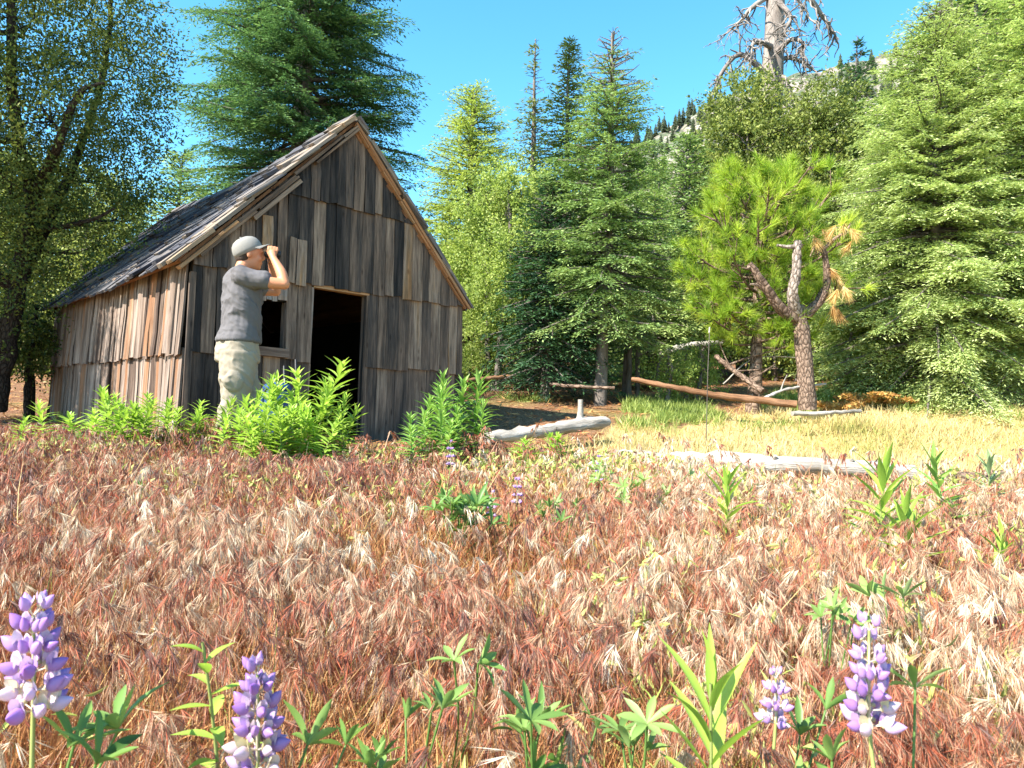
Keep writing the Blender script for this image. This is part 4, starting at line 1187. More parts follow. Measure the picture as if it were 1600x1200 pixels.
def build_cheatgrass():
    rng = np.random.default_rng(71)
    mb = MB()
    for (n, y0, y1, nbr, nsp, nl, L, W, size, h) in ((2600, .62, 1.45, 9, 4, 4, .040, .0011, .070, 1.0), (6200, 1.35, 2.6, 9, 3, 4, .042, .0015, .075, 1.0), (8200, 2.5, 4.2, 7, 3, 3, .044, .0024, .080, 1.0), (10000, 4.1, 6.5, 5, 2, 4, .048, .0040, .085, 1.0)):
        x, y = scatter(rng, n, y0, y1)
        # clump: pull towards clump seeds
        cx, cy_ = scatter(rng, max(n // 9, 10), y0, y1)
        k = rng.integers(0, len(cx), n); m = rng.random(n) < .68
        ox, oy = rng.normal(size=(2, n)) * .034 * (1 + y * .22)
        x = np.where(m, cx[k] + ox, x); y = np.where(m, cy_[k] + oy, y)
        az0 = np.where(m, np.arctan2(oy, ox), np.nan)
        toff = np.where(m, (rng.normal(size=len(cx)) * .17)[k], 0); hk = np.where(m, rng.uniform(.45, 1.12, len(cx))[k] * rng.uniform(.78, 1.05, n), .15 + .95 * rng.random(n))
        dens = sstep(-.55, -.1, fbm(x * 1.1 + 60, y * 1.1 + 3, 31, 3))
        dens = dens * (.35 + .65 * sstep(-.3, .05, fbm(x * 3.1 + 9, y * 3.1 + 44, 33, 2)))
        keep = (y < field_limit(x) + .12 * rng.normal(size=n)) & (y > .6) & (rng.random(n) < .12 + .88 * dens)
        x, y, az0, toff, hk = x[keep], y[keep], az0[keep], toff[keep], hk[keep]
        panicles(mb, x, y, field_height(x, y) * hk, rng, nbr, nsp, nl, L, W, size, az0, toff)
    # taller stragglers standing against the bleached log
    x = rng.uniform(-1.5, 4.6, 90); y = rng.uniform(4.9, 5.7, 90)
    panicles(mb, x, y, rng.uniform(.24, .40, 90), rng, 8, 3, 2, .045, .008, .11)
    tag(mb.build('cheatgrass', M_CHEAT), kind='stuff')
    # stems and leaf blades underneath
    mb = MB()
    for n, y0, y1, W, red in ((9000, .55, 1.6, .0026, 1), (16000, 1.5, 3.2, .004, 1), (22000, 3.1, 6.9, .0075, .6)):
        x, y = scatter(rng, n, y0, y1); z = H(x, y)
        keep = y < field_limit(x) + .35 + .2 * rng.normal(size=n)
        x, y, z = x[keep], y[keep], z[keep]; m = len(x)
        d = unit(rng.normal(size=(m, 3)) * .42 + np.array([0, 0, 1.0]))
        Lb = field_height(x, y) * rng.uniform(.3, .98, m)
        c = fbm(x * 1.5 + 3, y * 1.5 + 9, 41, 3)
        t = np.clip(.42 + c * .5 + rng.normal(size=m) * .18 - .12 * (y < 2.5), 0, .93)
        t = np.where(rng.random(m) < .03 + .25 * sstep(.12, .35, fbm(x * 2 + 70, y * 2 + 9, 43, 3)), 1.0, t)
        strips(mb, np.stack([x, y, z - .01], -1), d, rdirs(m, rng), Lb, W * rng.uniform(.7, 1.4, m), rng.uniform(.0, .5, m), 2, t, fold=.0, prof=[.8, .8, .15])
    # long bent straws
    x, y = scatter(rng, 500, .9, 4); m = len(x)
    d = unit(rng.normal(size=(m, 3)) * .6 + np.array([0, 0, .8]))
    strips(mb, np.stack([x, y, H(x, y)], -1), d, rdirs(m, rng), rng.uniform(.25, .45, m), .0028 + .001 * y, rng.uniform(0, .5, m), 5, np.clip(.75 + rng.normal(size=m) * .1, 0, .9), fold=0, prof=[.8, .8, .7, .6, .4, .2])
    # small broad-leaved seedlings low between the straws
    x, y = scatter(rng, 3600, .8, 5.9); k = (fbm(x * 1.4 + 15, y * 1.4 + 51, 45, 3) > -.08) & (y < field_limit(x)); x, y = x[k], y[k]
    for kk in range(6):
        m = len(x); b = np.stack([x, y, H(x, y) + field_height(x, y) * rng.uniform(.25, .85, m)], -1) + rng.normal(size=(m, 3)) * .012
        strips(mb, b, unit(rng.normal(size=(m, 3)) + np.array([0, 0, .6])), rdirs(m, rng), rng.uniform(.02, .05, m), .006 + .0022 * y, rng.uniform(-.2, .5, m), 3, rng.choice([.95, .97, 1.0], m), fold=.2, prof=[.3, 1, .8, .1])
    tag(mb.build('dry_grass_blades', M_BLADE), kind='stuff')
build_cheatgrass()

def build_meadow():
    rng = np.random.default_rng(72)
    mb = MB()
    n = 150000
    y = rng.uniform(5.2, 15.5, n) ; x = rng.uniform(-3.5, 11.5, n)
    px = 800 + x / y * F
    mk = meadow_mask(x, y)
    keep = (px < 1750) & (px > 560) & (rng.random(n) < mk * np.interp(px, [560, 800, 930, 1000], [.25, .25, .55, 1])) & (y > field_limit(x) - .2)
    patch = fbm(x * .8 + 12, y * .8 + 12, 51, 3)
    keep &= rng.random(n) < .42 + .6 * sstep(-.25, .2, patch)
    x, y, patch = x[keep], y[keep], patch[keep]; m = len(x)
    d = unit(rng.normal(size=(m, 3)) * .5 + np.array([0, 0, .9]))
    t = np.clip(.5 + .25 * fbm(x * .6 + 2, y * .6 + 5, 52, 3) - .35 * sstep(-.05, .35, fbm(x * .5 + 33, y * .5 + 8, 53, 3)) + rng.normal(size=m) * .13, 0, .86)
    t = np.where(rng.random(m) < .05, 1, t)
    hgt = rng.uniform(.05, .17, m) * (1 + .5 * sstep(.0, .4, patch)) * np.interp(y, [5, 8, 14], [.75, .9, 1.3])
    needles(mb, np.stack([x, y, H(x, y) - .01], -1), d, hgt, .010 + .0006 * y, t, rng=rng)
    tag(mb.build('meadow_grass', M_MEADOW), kind='stuff')
    # litter on the forest floor
    mb = MB()
    n = 34000
    y = rng.uniform(6.6, 24, n); x = (rng.random(n) * 2 - 1) * y * .85
    keep = (meadow_mask(x, y) < .6)
    x, y = x[keep], y[keep]; m = len(x)
    d = unit(rng.normal(size=(m, 3)) * np.array([1, 1, .18]))
    diamonds(mb, np.stack([x, y, H(x, y) + .012], -1), d, unit(np.array([0, 0, 1.0]) + rng.normal(size=(m, 3)) * .5), rng.uniform(.04, .2, m), rng.uniform(.008, .03, m), np.clip(rng.normal(.3, .2, m), 0, .9))
    tag(mb.build('forest_litter', M_BLADE), kind='stuff')
    # low green growth along the wood's edge
    mb = MB()
    n = 20000
    px = rng.uniform(-100, 1750, n); e = np.interp(px, [-100, 100, 700, 760, 930, 1000, 1250, 1750], [9.0, 9.2, 13, 12.2, 10.6, 11.4, 12.2, 13.3])
    y = e + rng.normal(size=n) * .8; x = (px - 800) / F * y
    keep = (fbm(x * 1.1 + 7, y * 1.1 + 77, 61, 3) > np.interp(px, [700, 940, 1000], [.12, .05, -.10])) & ~((px > 700) & (px < 975) & (y < 12.5))
    x, y = x[keep], y[keep]; m = len(x)
    b = np.repeat(np.stack([x, y, H(x, y) - .01], -1), 5, 0)
    d = unit(rng.normal(size=(m * 5, 3)) * .55 + np.array([0, 0, 1.0]))
    strips(mb, b + rng.normal(size=b.shape) * np.array([.03, .03, 0]), d, rdirs(m * 5, rng), rng.uniform(.05, .21, m * 5), .013, rng.uniform(0, .6, m * 5), 2, np.clip(rng.normal(.45, .22, m * 5), 0, 1), fold=.1, prof=[.5, 1, .1])
    tag(mb.build('green_undergrowth', M_LIME), kind='stuff')
build_meadow()

# ---------------------------------------------------------------- leafy stems
M_STEMGREEN = leaf_mat('fresh_green_leaf', [(.10, .18, .03), (.19, .30, .05), (.30, .43, .07), (.42, .52, .10)], .35, .4)
M_STEMDEEP = leaf_mat('deep_green_leaf', [(.05, .13, .03), (.11, .23, .05), (.20, .33, .07), (.33, .43, .12)], .3, .4)
M_SAGE = leaf_mat('silvery_green_leaf', [(.07, .11, .05), (.13, .19, .085), (.22, .29, .14), (.34, .40, .22)], .3, .5)
M_STALK = leaf_mat('plant_stalk', [(.12, .16, .05), (.25, .28, .09), (.35, .33, .14)], .0, .5)

def stem_mesh(hh, seed, n_leaf, LL, WW, mat, spread=1.0, nseg=4, crown=True):
    """upright stem with spiralled lance leaves, densest at the tip"""
    rng = np.random.default_rng(seed)
    st = MB(); lf = MB()
    z = np.linspace(-.04, hh, 8)
    bx, by = rng.normal(size=2) * .08
    pth = np.stack([bx * hh * (z / hh) ** 2, by * hh * (z / hh) ** 2, z], -1)
    tube(st, pth, np.linspace(.0045, .0022, 8) * (.35 + hh), 5, .4, cap=False)
    i = np.arange(n_leaf); f = .12 + .88 * (i / n_leaf) ** .8
    az = i * 2.399 + rng.normal(size=n_leaf) * .25
    el = np.interp(f, [.1, .6, .9, 1], [.15, .45, .9, 1.35]) / spread + rng.normal(size=n_leaf) * .12
    base = np.stack([np.interp(f * hh, z, pth[:, 0]), np.interp(f * hh, z, pth[:, 1]), f * hh], -1)
    d = np.stack([np.cos(az) * np.cos(el), np.sin(az) * np.cos(el), np.sin(el)], -1)
    nr = np.stack([-np.cos(az) * np.sin(el), -np.sin(az) * np.sin(el), np.cos(el)], -1)
    ln = LL * np.interp(f, [0, .3, .7, .93, 1], [.6, 1, 1, .75, .42]) * rng.uniform(.8, 1.2, n_leaf)
    strips(lf, base, d, nr, ln, WW * np.interp(f, [0, .5, 1], [.9, 1, .7]) * rng.uniform(.8, 1.2, n_leaf), rng.uniform(.05, .35, n_leaf), nseg, np.clip(.35 + .35 * f + rng.normal(size=n_leaf) * .1, 0, 1))
    return st, lf

def leafy_proto(name, hh, seed, n_leaf, LL, WW, mat, label, group=None, **kw):
    o = thing(name, (0, 0, -50), label, 'plant', group)
    s, l = stem_mesh(hh, seed, n_leaf, LL, WW, mat, **kw)
    s.build('stem', M_STALK, o, True); l.build('leaves', mat, o, True)
    return o

def build_leafy():
    rng = np.random.default_rng(81)
    pool = {}
    def put(kind, px, py, d, label, group, jitter=True):
        g = G(px, d)
        hh = float(P(px, py, d)[2] - g[2])
        var = rng.integers(0, 3)
        key = (kind, int(var))
        if key not in pool:
            mat = M_STEMGREEN if kind == 'lime' else M_STEMDEEP
            o = leafy_proto('leafy_plant', .7, 900 + var + (10 if kind == 'lime' else 0), 54, .150, .031, mat, label, group)
            pool[key] = o
            o.location = [float(k) for k in g]; o.scale = (1.0, 1.0, hh / .7); o.scale = (max(.8, hh / .7),) * 2 + (hh / .7,)
            o.rotation_euler = (0, 0, rng.uniform(0, 6))
        else:
            o = dup(pool[key], g, rng.uniform(0, 6), 1, label, group); s = hh / .7; w = max(.8, s) * rng.uniform(1.0, 1.35)
            o.scale = (w, w, s); o.rotation_euler = (rng.normal() * .11, rng.normal() * .11, rng.uniform(0, 6))
        o['label'] = label
        if group: o['group'] = group
    rows = [('lone yellow-green leafy plant at the far end of the row by the oak', [(28, 655, 4.9)]),
            ('bright leafy plant standing alone between the oak shade and the cabin side wall', [(76, 632, 5.1)]),
            ('short bright leafy stem in the low pair before the dark side wall end', [(112, 652, 5.2), (128, 646, 5.2), (148, 644, 5.1)]),
            ('bright leafy stem in the dense clump before the middle of the side wall', [(172, 618, 5.4), (186, 612, 5.2), (200, 640, 5.1), (182, 645, 5.0), (215, 630, 5.3), (194, 622, 5.4), (205, 626, 5.0), (168, 635, 5.1)]),
            ('bright leafy stem in the clump before the lit end of the side wall', [(234, 622, 5.5), (246, 640, 5.2), (268, 632, 5.4), (275, 640, 5.3), (258, 628, 5.2), (240, 632, 5.1), (286, 645, 5.2)]),
            ('low bright leafy stem beside the cabin corner post', [(304, 642, 5.3), (315, 632, 5.4), (328, 622, 5.5)]),
            ('bright leafy stem growing against the legs of the man', [(368, 612, 5.25), (383, 640, 5.1), (352, 655, 5.1)]),
            ('bright leafy stem in the tall clump before the window and doorway', [(405, 632, 5.1), (416, 595, 5.3), (432, 590, 5.4), (445, 610, 5.2), (462, 600, 5.3), (474, 585, 5.5), (491, 570, 5.3), (505, 610, 5.2), (518, 600, 5.4), (535, 618, 5.5), (485, 630, 5.0), (455, 640, 5.0), (425, 645, 5.0), (438, 640, 4.95), (418, 625, 5.1), (545, 640, 5.3), (402, 648, 4.95), (412, 640, 4.9), (448, 648, 4.9), (470, 640, 5.1), (528, 635, 5.2), (520, 648, 5.1), (500, 655, 5.0)])]
    for lab, pts in rows:
        for px, py, d in pts: put('lime', px, py, d, lab, ('leafy stems: ' + lab) if len(pts) > 1 else None)
    lab = 'deep green leafy stem in the tall clump at the open end of the front wall'
    for px, py, d in [(648, 652, 5.1), (660, 625, 5.3), (678, 598, 5.4), (693, 590, 5.3), (706, 612, 5.2), (716, 598, 5.5), (740, 588, 5.4), (748, 632, 5.3), (670, 645, 5.0), (690, 650, 5.0), (725, 640, 5.1), (655, 668, 4.9), (705, 660, 5.0)]:
        put('deep', px, py, d, lab, 'leafy stems at the end of the front wall')
    lab = 'small bright leafy sprig in the grass before the white log'
    for px, py, d in [(820, 690, 5.3), (866, 682, 5.4), (884, 680, 5.5), (832, 700, 5.2)]:
        put('lime', px, py, d, lab, 'small leafy sprigs before the white log')
    # broad-leaved single shoots standing in the cheatgrass
    singles = [('broad green shoot standing alone before the bleached log', 1140, 748, 3.3, .17, M_STEMGREEN), ('tall pale green shoot with long upright leaves in the cheatgrass', 1372, 735, 3.0, .2, M_STEMGREEN),
               ('dark green shoot standing behind the tall pale green one', 1478, 716, 3.5, .17, M_STEMDEEP), ('small green shoot by the shaded end of the bleached log', 1545, 722, 4.0, .15, M_SAGE),
               ('low spreading green shoot under the tall pale green one', 1425, 800, 2.7, .17, M_STEMGREEN), ('yellow-green shoot rising behind the middle lupine flower', 395, 985, 1.0, .064, M_STEMGREEN),
               ('large close green shoot with long blurred leaves between the lupines', 1130, 1040, .98, .13, M_STEMGREEN), ('small green shoot at the edge of the photo in the grass', 1560, 830, 2.6, .12, M_STEMGREEN),
               ('small dark green tuft in the pinkish grass below the side wall', 216, 775, 3.3, .12, M_STEMDEEP), ('tiny lime sprout in the pinkish cheatgrass', 258, 830, 2.6, .06, M_STEMGREEN)]
    for i, (lab, px, py, d, LL, mat) in enumerate(singles):
        g = G(px, d); hh = float(P(px, py, d)[2] - g[2])
        o = thing('green_shoot', g, lab, 'plant')
        s, l = stem_mesh(hh, 950 + i, int(16 + 10 * (hh > .3)), LL, LL * (.17 if LL > .065 else .30), mat, spread=.75 if LL > .065 else 1.7, nseg=6)
        s.build('stem', M_STALK, o, True); l.build('leaves', mat, o, True)
build_leafy()

# ---------------------------------------------------------------- lupines
M_PETAL = leaf_mat('lupine_petal', [(.27, .12, .43), (.41, .25, .56), (.53, .40, .62), (.60, .50, .55), (.60, .52, .34)], .3, .4, [0, .3, .55, .8, 1], var=.1)
M_LUPLEAF = leaf_mat('lupine_leaf', [(.06, .13, .03), (.13, .23, .055), (.22, .33, .09), (.34, .42, .19)], .3, .42)

def palmate(mb, c, nrm, L, rng, k=7, t=.45, cup=None):
    cup = rng.uniform(.4, 1.5) if cup is None else cup; k = rng.integers(5, 8)
    nrm = unit(nrm); a = unit(np.cross(nrm, [.3, .9, .1])); b = np.cross(nrm, a)
    th = np.arange(k) * 2 * PI / k + rng.random() + rng.normal(size=k) * .12
    d = unit(a[None] * np.cos(th)[:, None] + b[None] * np.sin(th)[:, None] + nrm[None] * cup)
    n2 = unit(nrm[None] - d * cup)
    strips(mb, np.repeat(c[None], k, 0), d, n2, L * rng.uniform(.7, 1.2, k), L * rng.uniform(.2, .28, k), rng.uniform(-.15, .45, k), 5, np.clip(t + rng.normal(size=k) * .12, 0, 1), fold=.28, prof=[.12, .55, .85, 1, .75, .08])

def lupine_leaf(o, base, tip, L, rng, nrm=None, t=.45, k=7):
    lf = MB()
    tube(lf, smooth_path([base, (base + tip) / 2 + rng.normal(size=3) * .01, tip], 6), [.0018] * 6, 4, .3, cap=False)
    nrm = unit((tip - base) * .8 + np.array([0, 0, .3]) * np.linalg.norm(tip - base) + rng.normal(size=3) * .42 * np.linalg.norm(tip - base)) if nrm is None else nrm
    palmate(lf, tip, nrm, L, rng, k, t)
    lf.build('leaf', M_LUPLEAF, o, True)

def almond(mb, p, axis, up, L, Wd, Tk, rng, t0, t1, hook=.25):
    """pointed, inflated pea-petal pouch along axis; tone runs from t0 (base) to t1 (tip)"""
    axis = unit(axis); side = unit(np.cross(axis, up)); u2 = np.cross(side, axis)
    nu, nv = 9, 7
    s = np.linspace(0, 1, nv + 1); w = np.sin(PI * s ** .75) ** .8
    w[-1] = .03; w[0] = .12
    th = np.linspace(0, 2 * PI, nu, endpoint=False)
    c = p + axis * (L * s)[:, None] + u2 * (L * hook * s ** 2)[:, None]
    v = c[:, None] + (side * np.cos(th)[:, None])[None] * (Wd / 2 * w)[:, None, None] + (u2 * np.sin(th)[:, None])[None] * (Tk / 2 * w)[:, None, None]
    i, j = np.meshgrid(np.arange(nv), np.arange(nu), indexing='ij'); j2 = (j + 1) % nu
    q = np.stack([i * nu + j, (i + 1) * nu + j, (i + 1) * nu + j2, i * nu + j2], -1).reshape(-1, 4)
    mb.add(v.reshape(-1, 3), q, np.clip(np.repeat(t0 + (t1 - t0) * s, nu), 0, 1))

def floret(mb, p, out, s, rng, tone):
    """pea flower: two wings joined as a drooping pouch, folded upright banner, small calyx"""
    out = unit(unit(out) + rng.normal(size=3) * .18); up = np.array([0, 0, 1.0])
    almond(mb, p, out + up * -.10, up, s * 1.25, s * .62, s * .80, rng, tone + .12, tone - .06 + rng.normal() * .06, .18)
    side = unit(np.cross(out, up)); u2 = np.cross(side, out)
    for e in (1, -1):
        d = unit(u2 * .95 + out * .50 + side * e * .42)
        strips(mb, (p + out * s * .15)[None], d[None], unit(-out + side * e * .9)[None], [s * .95], [s * .60], [.25 * rng.uniform(.5, 1.4)], 5, [np.clip(tone + .30 + rng.normal() * .1, 0, 1)], fold=.12, prof=[.35, .8, 1, .95, .7, .12])
    almond(mb, p - out * s * .1, out, up, s * .4, s * .36, s * .36, rng, 1.0, .95)

def lupine(px, py_top, py_bot, py_ground, d, label, whorls, s, leaves, seed, lean=0):
    rng = np.random.default_rng(seed)
    base = G(px + lean, d)
    o = thing('lupine', base, label, 'flower')
    top = P(px, py_top, d) - base; bot = P(px, py_bot, d) - base
    st = MB()
    tube(st, smooth_path([np.array([0, 0, -.05]), bot * .55 + rng.normal(size=3) * .008, bot, top], 14), np.linspace(.0036, .0016, 14), 6, .45)
    st.build('stem', M_STALK, o, True)
    fl = MB()
    tube(fl, np.array([bot, top]), [.0021, .0012], 5, .95, cap=False)
    for w in range(whorls):
        f = w / max(whorls - 1, 1)
        c = bot + (top - bot) * f
        nf = 7 if f < .85 else 4
        for k in range(nf):
            if rng.random() < .12: continue
            az = k * 2 * PI / nf + w * .6 + rng.normal() * .25
            out = np.array([math.cos(az), math.sin(az), .25 + .9 * f ** 2])
            ss = s * (1.08 - .34 * f) * rng.uniform(.85, 1.15)
            tone = (.12 + .2 * rng.random()) if f > .25 or rng.random() < .5 else rng.uniform(.42, .72)
            pc = c + unit(out) * ss * .75
            tube(fl, np.array([c, pc]), [.0008, .0008], 4, .9, cap=False)
            floret(fl, pc, out, ss, rng, tone)
    fl.build('flowers', M_PETAL, o, True)
    for (lx, ly, L, dd, t) in leaves:
        tip = P(lx, ly, d + dd) - base
        b = np.array([0, 0, max(0.02, tip[2] * .35)])
        lupine_leaf(o, b, tip, L, rng, None, t)
    return o

lupine(52, 962, 1110, 1200, .80, 'large purple and cream lupine spike cut by the edge of the photo', 6, .0190, [(115, 1165, .055, .02, .4), (185, 1140, .055, .06, .4), (150, 1195, .05, .0, .35)], 1, lean=25)
lupine(402, 1055, 1200, 1230, .84, 'purple and white lupine spike with wide open flowers below a yellow-green shoot', 6, .0185, [(480, 1165, .05, .05, .42), (540, 1165, .045, .1, .4)], 2)
lupine(1358, 985, 1135, 1200, .85, 'dense violet lupine spike standing alone in straw-coloured grass', 7, .0160, [(1300, 1190, .045, .05, .55), (1430, 1075, .045, .05, .6)], 3)
lupine(1212, 1060, 1130, 1190, 1.05, 'small faded lupine beside the large close green shoot', 4, .013, [(1250, 1150, .05, .05, .5), (1290, 1110, .05, .05, .4)], 4)
for i, (px, py, d, lab) in enumerate(((704, 692, 4.0, 'tall thin distant lupine below the front wall corner clump'), (768, 772, 3.2, 'small purple lupine beside the dark lupine foliage'), (808, 752, 3.3, 'small violet lupine with a loose flower head in mid field'), (936, 716, 4.3, 'tiny distant lupine near the end of the bleached log'))):
    lupine(px, py, py + 34, 0, d, lab, 4, .014, [(px - 14, py + 70, .06, .05, .35), (px + 18, py + 75, .06, 0, .4)], 10 + i)

def lupine_clump(px, py, d, spread, n, L, label, seed, t=.42):
    rng = np.random.default_rng(seed)
    base = G(px, d); o = thing('lupine_foliage', base, label, 'plant')
    for k in range(n):
        qx, qy = px + rng.normal() * spread, py + abs(rng.normal()) * spread * .7
        tip = P(qx, qy, d + rng.normal() * .04 * d) - base
        lupine_leaf(o, np.array([0, 0, max(.01, tip[2] * .3)]), tip, L * rng.uniform(.8, 1.2), rng, None, t + rng.normal() * .06)
    return o
for i, a in enumerate(((722, 785, 3.0, 26, 26, .075, 'dark green clump of lupine leaves in the middle of the grass', .30), (648, 1062, 1.15, 22, 3, .045, 'palm-shaped lupine leaf cluster low in the rusty grass', .45), (722, 1005, 1.35, 14, 2, .05, 'pair of upright lupine leaves in the rusty grass', .45),
                       (850, 1075, 1.08, 55, 7, .048, 'largest lupine leaf cluster between the flower spikes', .5), (840, 1150, .95, 35, 3, .042, 'low lupine leaves under the largest leaf cluster', .42), (1000, 1090, 1.05, 30, 5, .042, 'silvery lupine leaves beside the large close green shoot', .58),
                       (575, 1150, 1.0, 25, 3, .04, 'lupine leaves tucked beside the middle flower spike', .4), (1010, 738, 3.9, 40, 16, .06, 'silvery lupine leaves spread along the bleached log', .6), (885, 785, 3.1, 30, 8, .05, 'low lupine leaves in the grass right of the dark clump'.replace(' right of', ' near'), .45),
                       (1310, 930, 1.6, 20, 5, .045, 'pale green leaf cluster above the violet lupine spike', .6), (1400, 905, 1.75, 18, 3, .06, 'yellowing broad leaves in the pale grass', .75), (1295, 1195, .95, 30, 3, .04, 'lupine leaves beneath the violet flower spike', .5), (940, 725, 4.4, 20, 6, .055, 'small lupine leaf patch before the white log', .5))):
    px, py, d, sp, n, L, lab, t = a
    lupine_clump(px, py + (38 if d < 1.3 else 24 if d < 2 else 0), d, sp, n, L * (1.15 if d < 1.3 else 1), lab, 200 + i, t)

# ---------------------------------------------------------------- logs, pole, debris
M_LOGWHITE = bark_mat('bleached_log', [(.08, .065, .055), (.31, .275, .235), (.52, .475, .42), (.62, .58, .52)], scale=(44, 2, 1), bump=1.0)
M_LOGORANGE = bark_mat('orange_log', [(.08, .04, .02), (.20, .10, .05), (.32, .18, .10), (.37, .26, .175)], scale=(28, 2, 1), bump=.9)
def log(name, ctrl, r0, r1, label, mat, seed, sides=12, extra=None, cat='log'):
    rng = np.random.default_rng(seed)
    c = np.asarray(ctrl, float)
    o = thing(name, c.mean(0), label, cat)
    mb = MB(); p = smooth_path(c - c.mean(0), 22)
    r = np.linspace(r0, r1, 22) * (1 + .05 * np.sin(np.linspace(0, 9, 22) + seed))
    p = p + rng.normal(size=p.shape) * r0 * .09
    tube(mb, p, r, sides, .5, rough=.12, squash=.52 if seed == 1 else .8)
    mb.build('trunk', mat, o, True)
    for (k, dr, L, rr) in (extra or []):
        b = MB(); q = p[k]; dr = unit(dr)
        tube(b, smooth_path([q, q + dr * L * .5 + rng.normal(size=3) * .02, q + dr * L], 7), np.linspace(rr, rr * .5, 7), 7, .5, rough=.08)
        b.build('branch_stub', mat, o, True)
    return o
g = lambda px, d, dz: G(px, d, dz)
log('fallen_log', [P(758, 686, 7.6), P(850, 673, 8.2), P(940, 658, 8.9)], .115, .15, 'thick white bleached log with a small upright stub, lying beside the cabin', M_LOGWHITE, 1, extra=[(17, (0, 0, 1), .30, .055)])
log('fallen_log', [P(988, 592, 11.4), P(1060, 607, 11.0), P(1140, 620, 10.7), P(1245, 632, 10.4)], .045, .068, 'long orange barkless log propped off the ground before the pines', M_LOGORANGE, 2)
log('fallen_log', [P(955, 716, 6.3), P(1100, 720, 6.15), P(1250, 728, 6.0), P(1425, 738, 5.9)], .085, .095, 'long gray bleached log half hidden behind the cheatgrass', M_LOGWHITE, 3, extra=[(12, (.2, -.6, .6), .12, .03), (17, (.3, -.6, .7), .1, .03)])
log('fallen_log', [P(1465, 752, 5.75), P(1540, 752, 5.7), P(1680, 756, 5.6)], .09, .10, 'end of a log coloured dark for shade among the grass shoots', M_PINEBARK, 4)  # rest of the long gray log; darker bark material stands in for shade
log('fallen_log', [P(1238, 646, 9.6), P(1275, 646, 9.65), P(1310, 644, 9.7), P(1345, 642, 9.8)], .04, .025, 'thin pale log lying in the dry meadow before the large firs', M_LOGWHITE, 5)
log('fallen_branch', [P(1118, 556, 11.6), P(1150, 582, 11.4), P(1192, 612, 11.1)], .045, .06, 'dark broken branch leaning behind the orange log', M_PINEBARK, 6, extra=[(6, (1, 0, .35), .9, .018), (10, (.9, .1, .1), .7, .015), (9, (-.3, 0, .6), .5, .012), (15, (.8, 0, .5), .5, .014)], cat='branch')
log('fallen_branch', [P(1130, 600, 11.9), P(1180, 560, 11.8), P(1270, 560, 11.8)], .014, .008, 'thin pale dead branch arching behind the young pine trunk', M_DEADWOOD, 7, cat='branch')
log('fallen_branch', [P(1195, 622, 10.6), P(1230, 608, 10.7), P(1290, 600, 11)], .03, .02, 'short gray branch at the foot of the cut pine', M_DEADWOOD, 8, extra=[(8, (.3, 0, .8), .25, .012), (14, (.6, 0, .6), .3, .012)], cat='branch')
log('fallen_log', [P(730, 594, 12.2), P(765, 591, 12.4), P(805, 588, 12.8)], .035, .045, 'rusty rotten log on bare dirt under the lime green tree', M_LOGORANGE, 9)
log('fallen_log', [P(1030, 553, 15.5), P(1080, 540, 15.5), P(1130, 535, 15.5)], .10, .08, 'pale log far back under the trees beyond the orange log', M_LOGWHITE, 12)
log('fallen_log', [P(860, 600, 11.9), P(905, 604, 11.7), P(960, 606, 11.6)], .035, .03, 'thin dark stick lying in the shade under the dark fir', M_PINEBARK, 10)
pl = MB(); g0 = G(1104, 8.6); tube(pl, np.array([[0, 0, -.1], P(1106, 580, 8.6) - g0, P(1109, 512, 8.6) - g0]), [.0055, .005, .0045], 6, .3)
pole = thing('thin_pole', g0, 'thin gray upright pole stuck in the dry meadow before the orange log', 'pole')
pl.build('shaft', M_SNAG, pole, True)
cpm = MB(); tube(cpm, np.array([P(1108, 520, 8.6) - g0, P(1109, 511, 8.6) - g0]), [.0095, .0095], 8, .7); cpm.build('cap', M_DEADWOOD, pole, True)

# dry orange ferns and shrubs near the pines
M_FERN = leaf_mat('dry_orange_fern', [(.20, .08, .025), (.38, .19, .06), (.48, .30, .10), (.45, .38, .12)], .3)
for i, (px, py, d, L, n, lab) in enumerate(((1300, 592, 11.4, .38, 11, 'orange dry fern at the foot of the cut pine'), (1345, 588, 11.8, .45, 14, 'large rusty dry fern patch under the pale firs'), (1400, 595, 11.8, .34, 9, 'small yellow-orange fern beside the rusty patch'))):
    rng = np.random.default_rng(300 + i); b = G(px, d); o = thing('dry_fern', b, lab, 'fern'); mb = MB()
    for k in range(n):
        az = rng.uniform(0, 6.28); s = np.linspace(0, 1, 12); l = L * rng.uniform(.8, 1.5)
        ax = np.stack([np.cos(az) * l * s * .8, np.sin(az) * l * s * .8, l * (1.1 * s - .75 * s ** 2)], -1)
        tube(mb, ax, [.006] * 12, 4, .3, cap=False)
        for q in range(2, 12):
            for e in (1, -1):
                dd = unit(np.array([-np.sin(az) * e, np.cos(az) * e, -.15]) + .5 * unit(ax[q] - ax[q - 1]))
                m = 5; bb = ax[q] + dd * (np.arange(m) / m * l * .3 * (1 - q / 13))[:, None]
                diamonds(mb, bb, dd + rng.normal(size=(m, 3)) * .4, rdirs(m, rng) + [0, 0, 1], .06, .03, np.clip(rng.normal(.5, .2, m), 0, 1))
    mb.build('fronds', M_FERN, o)
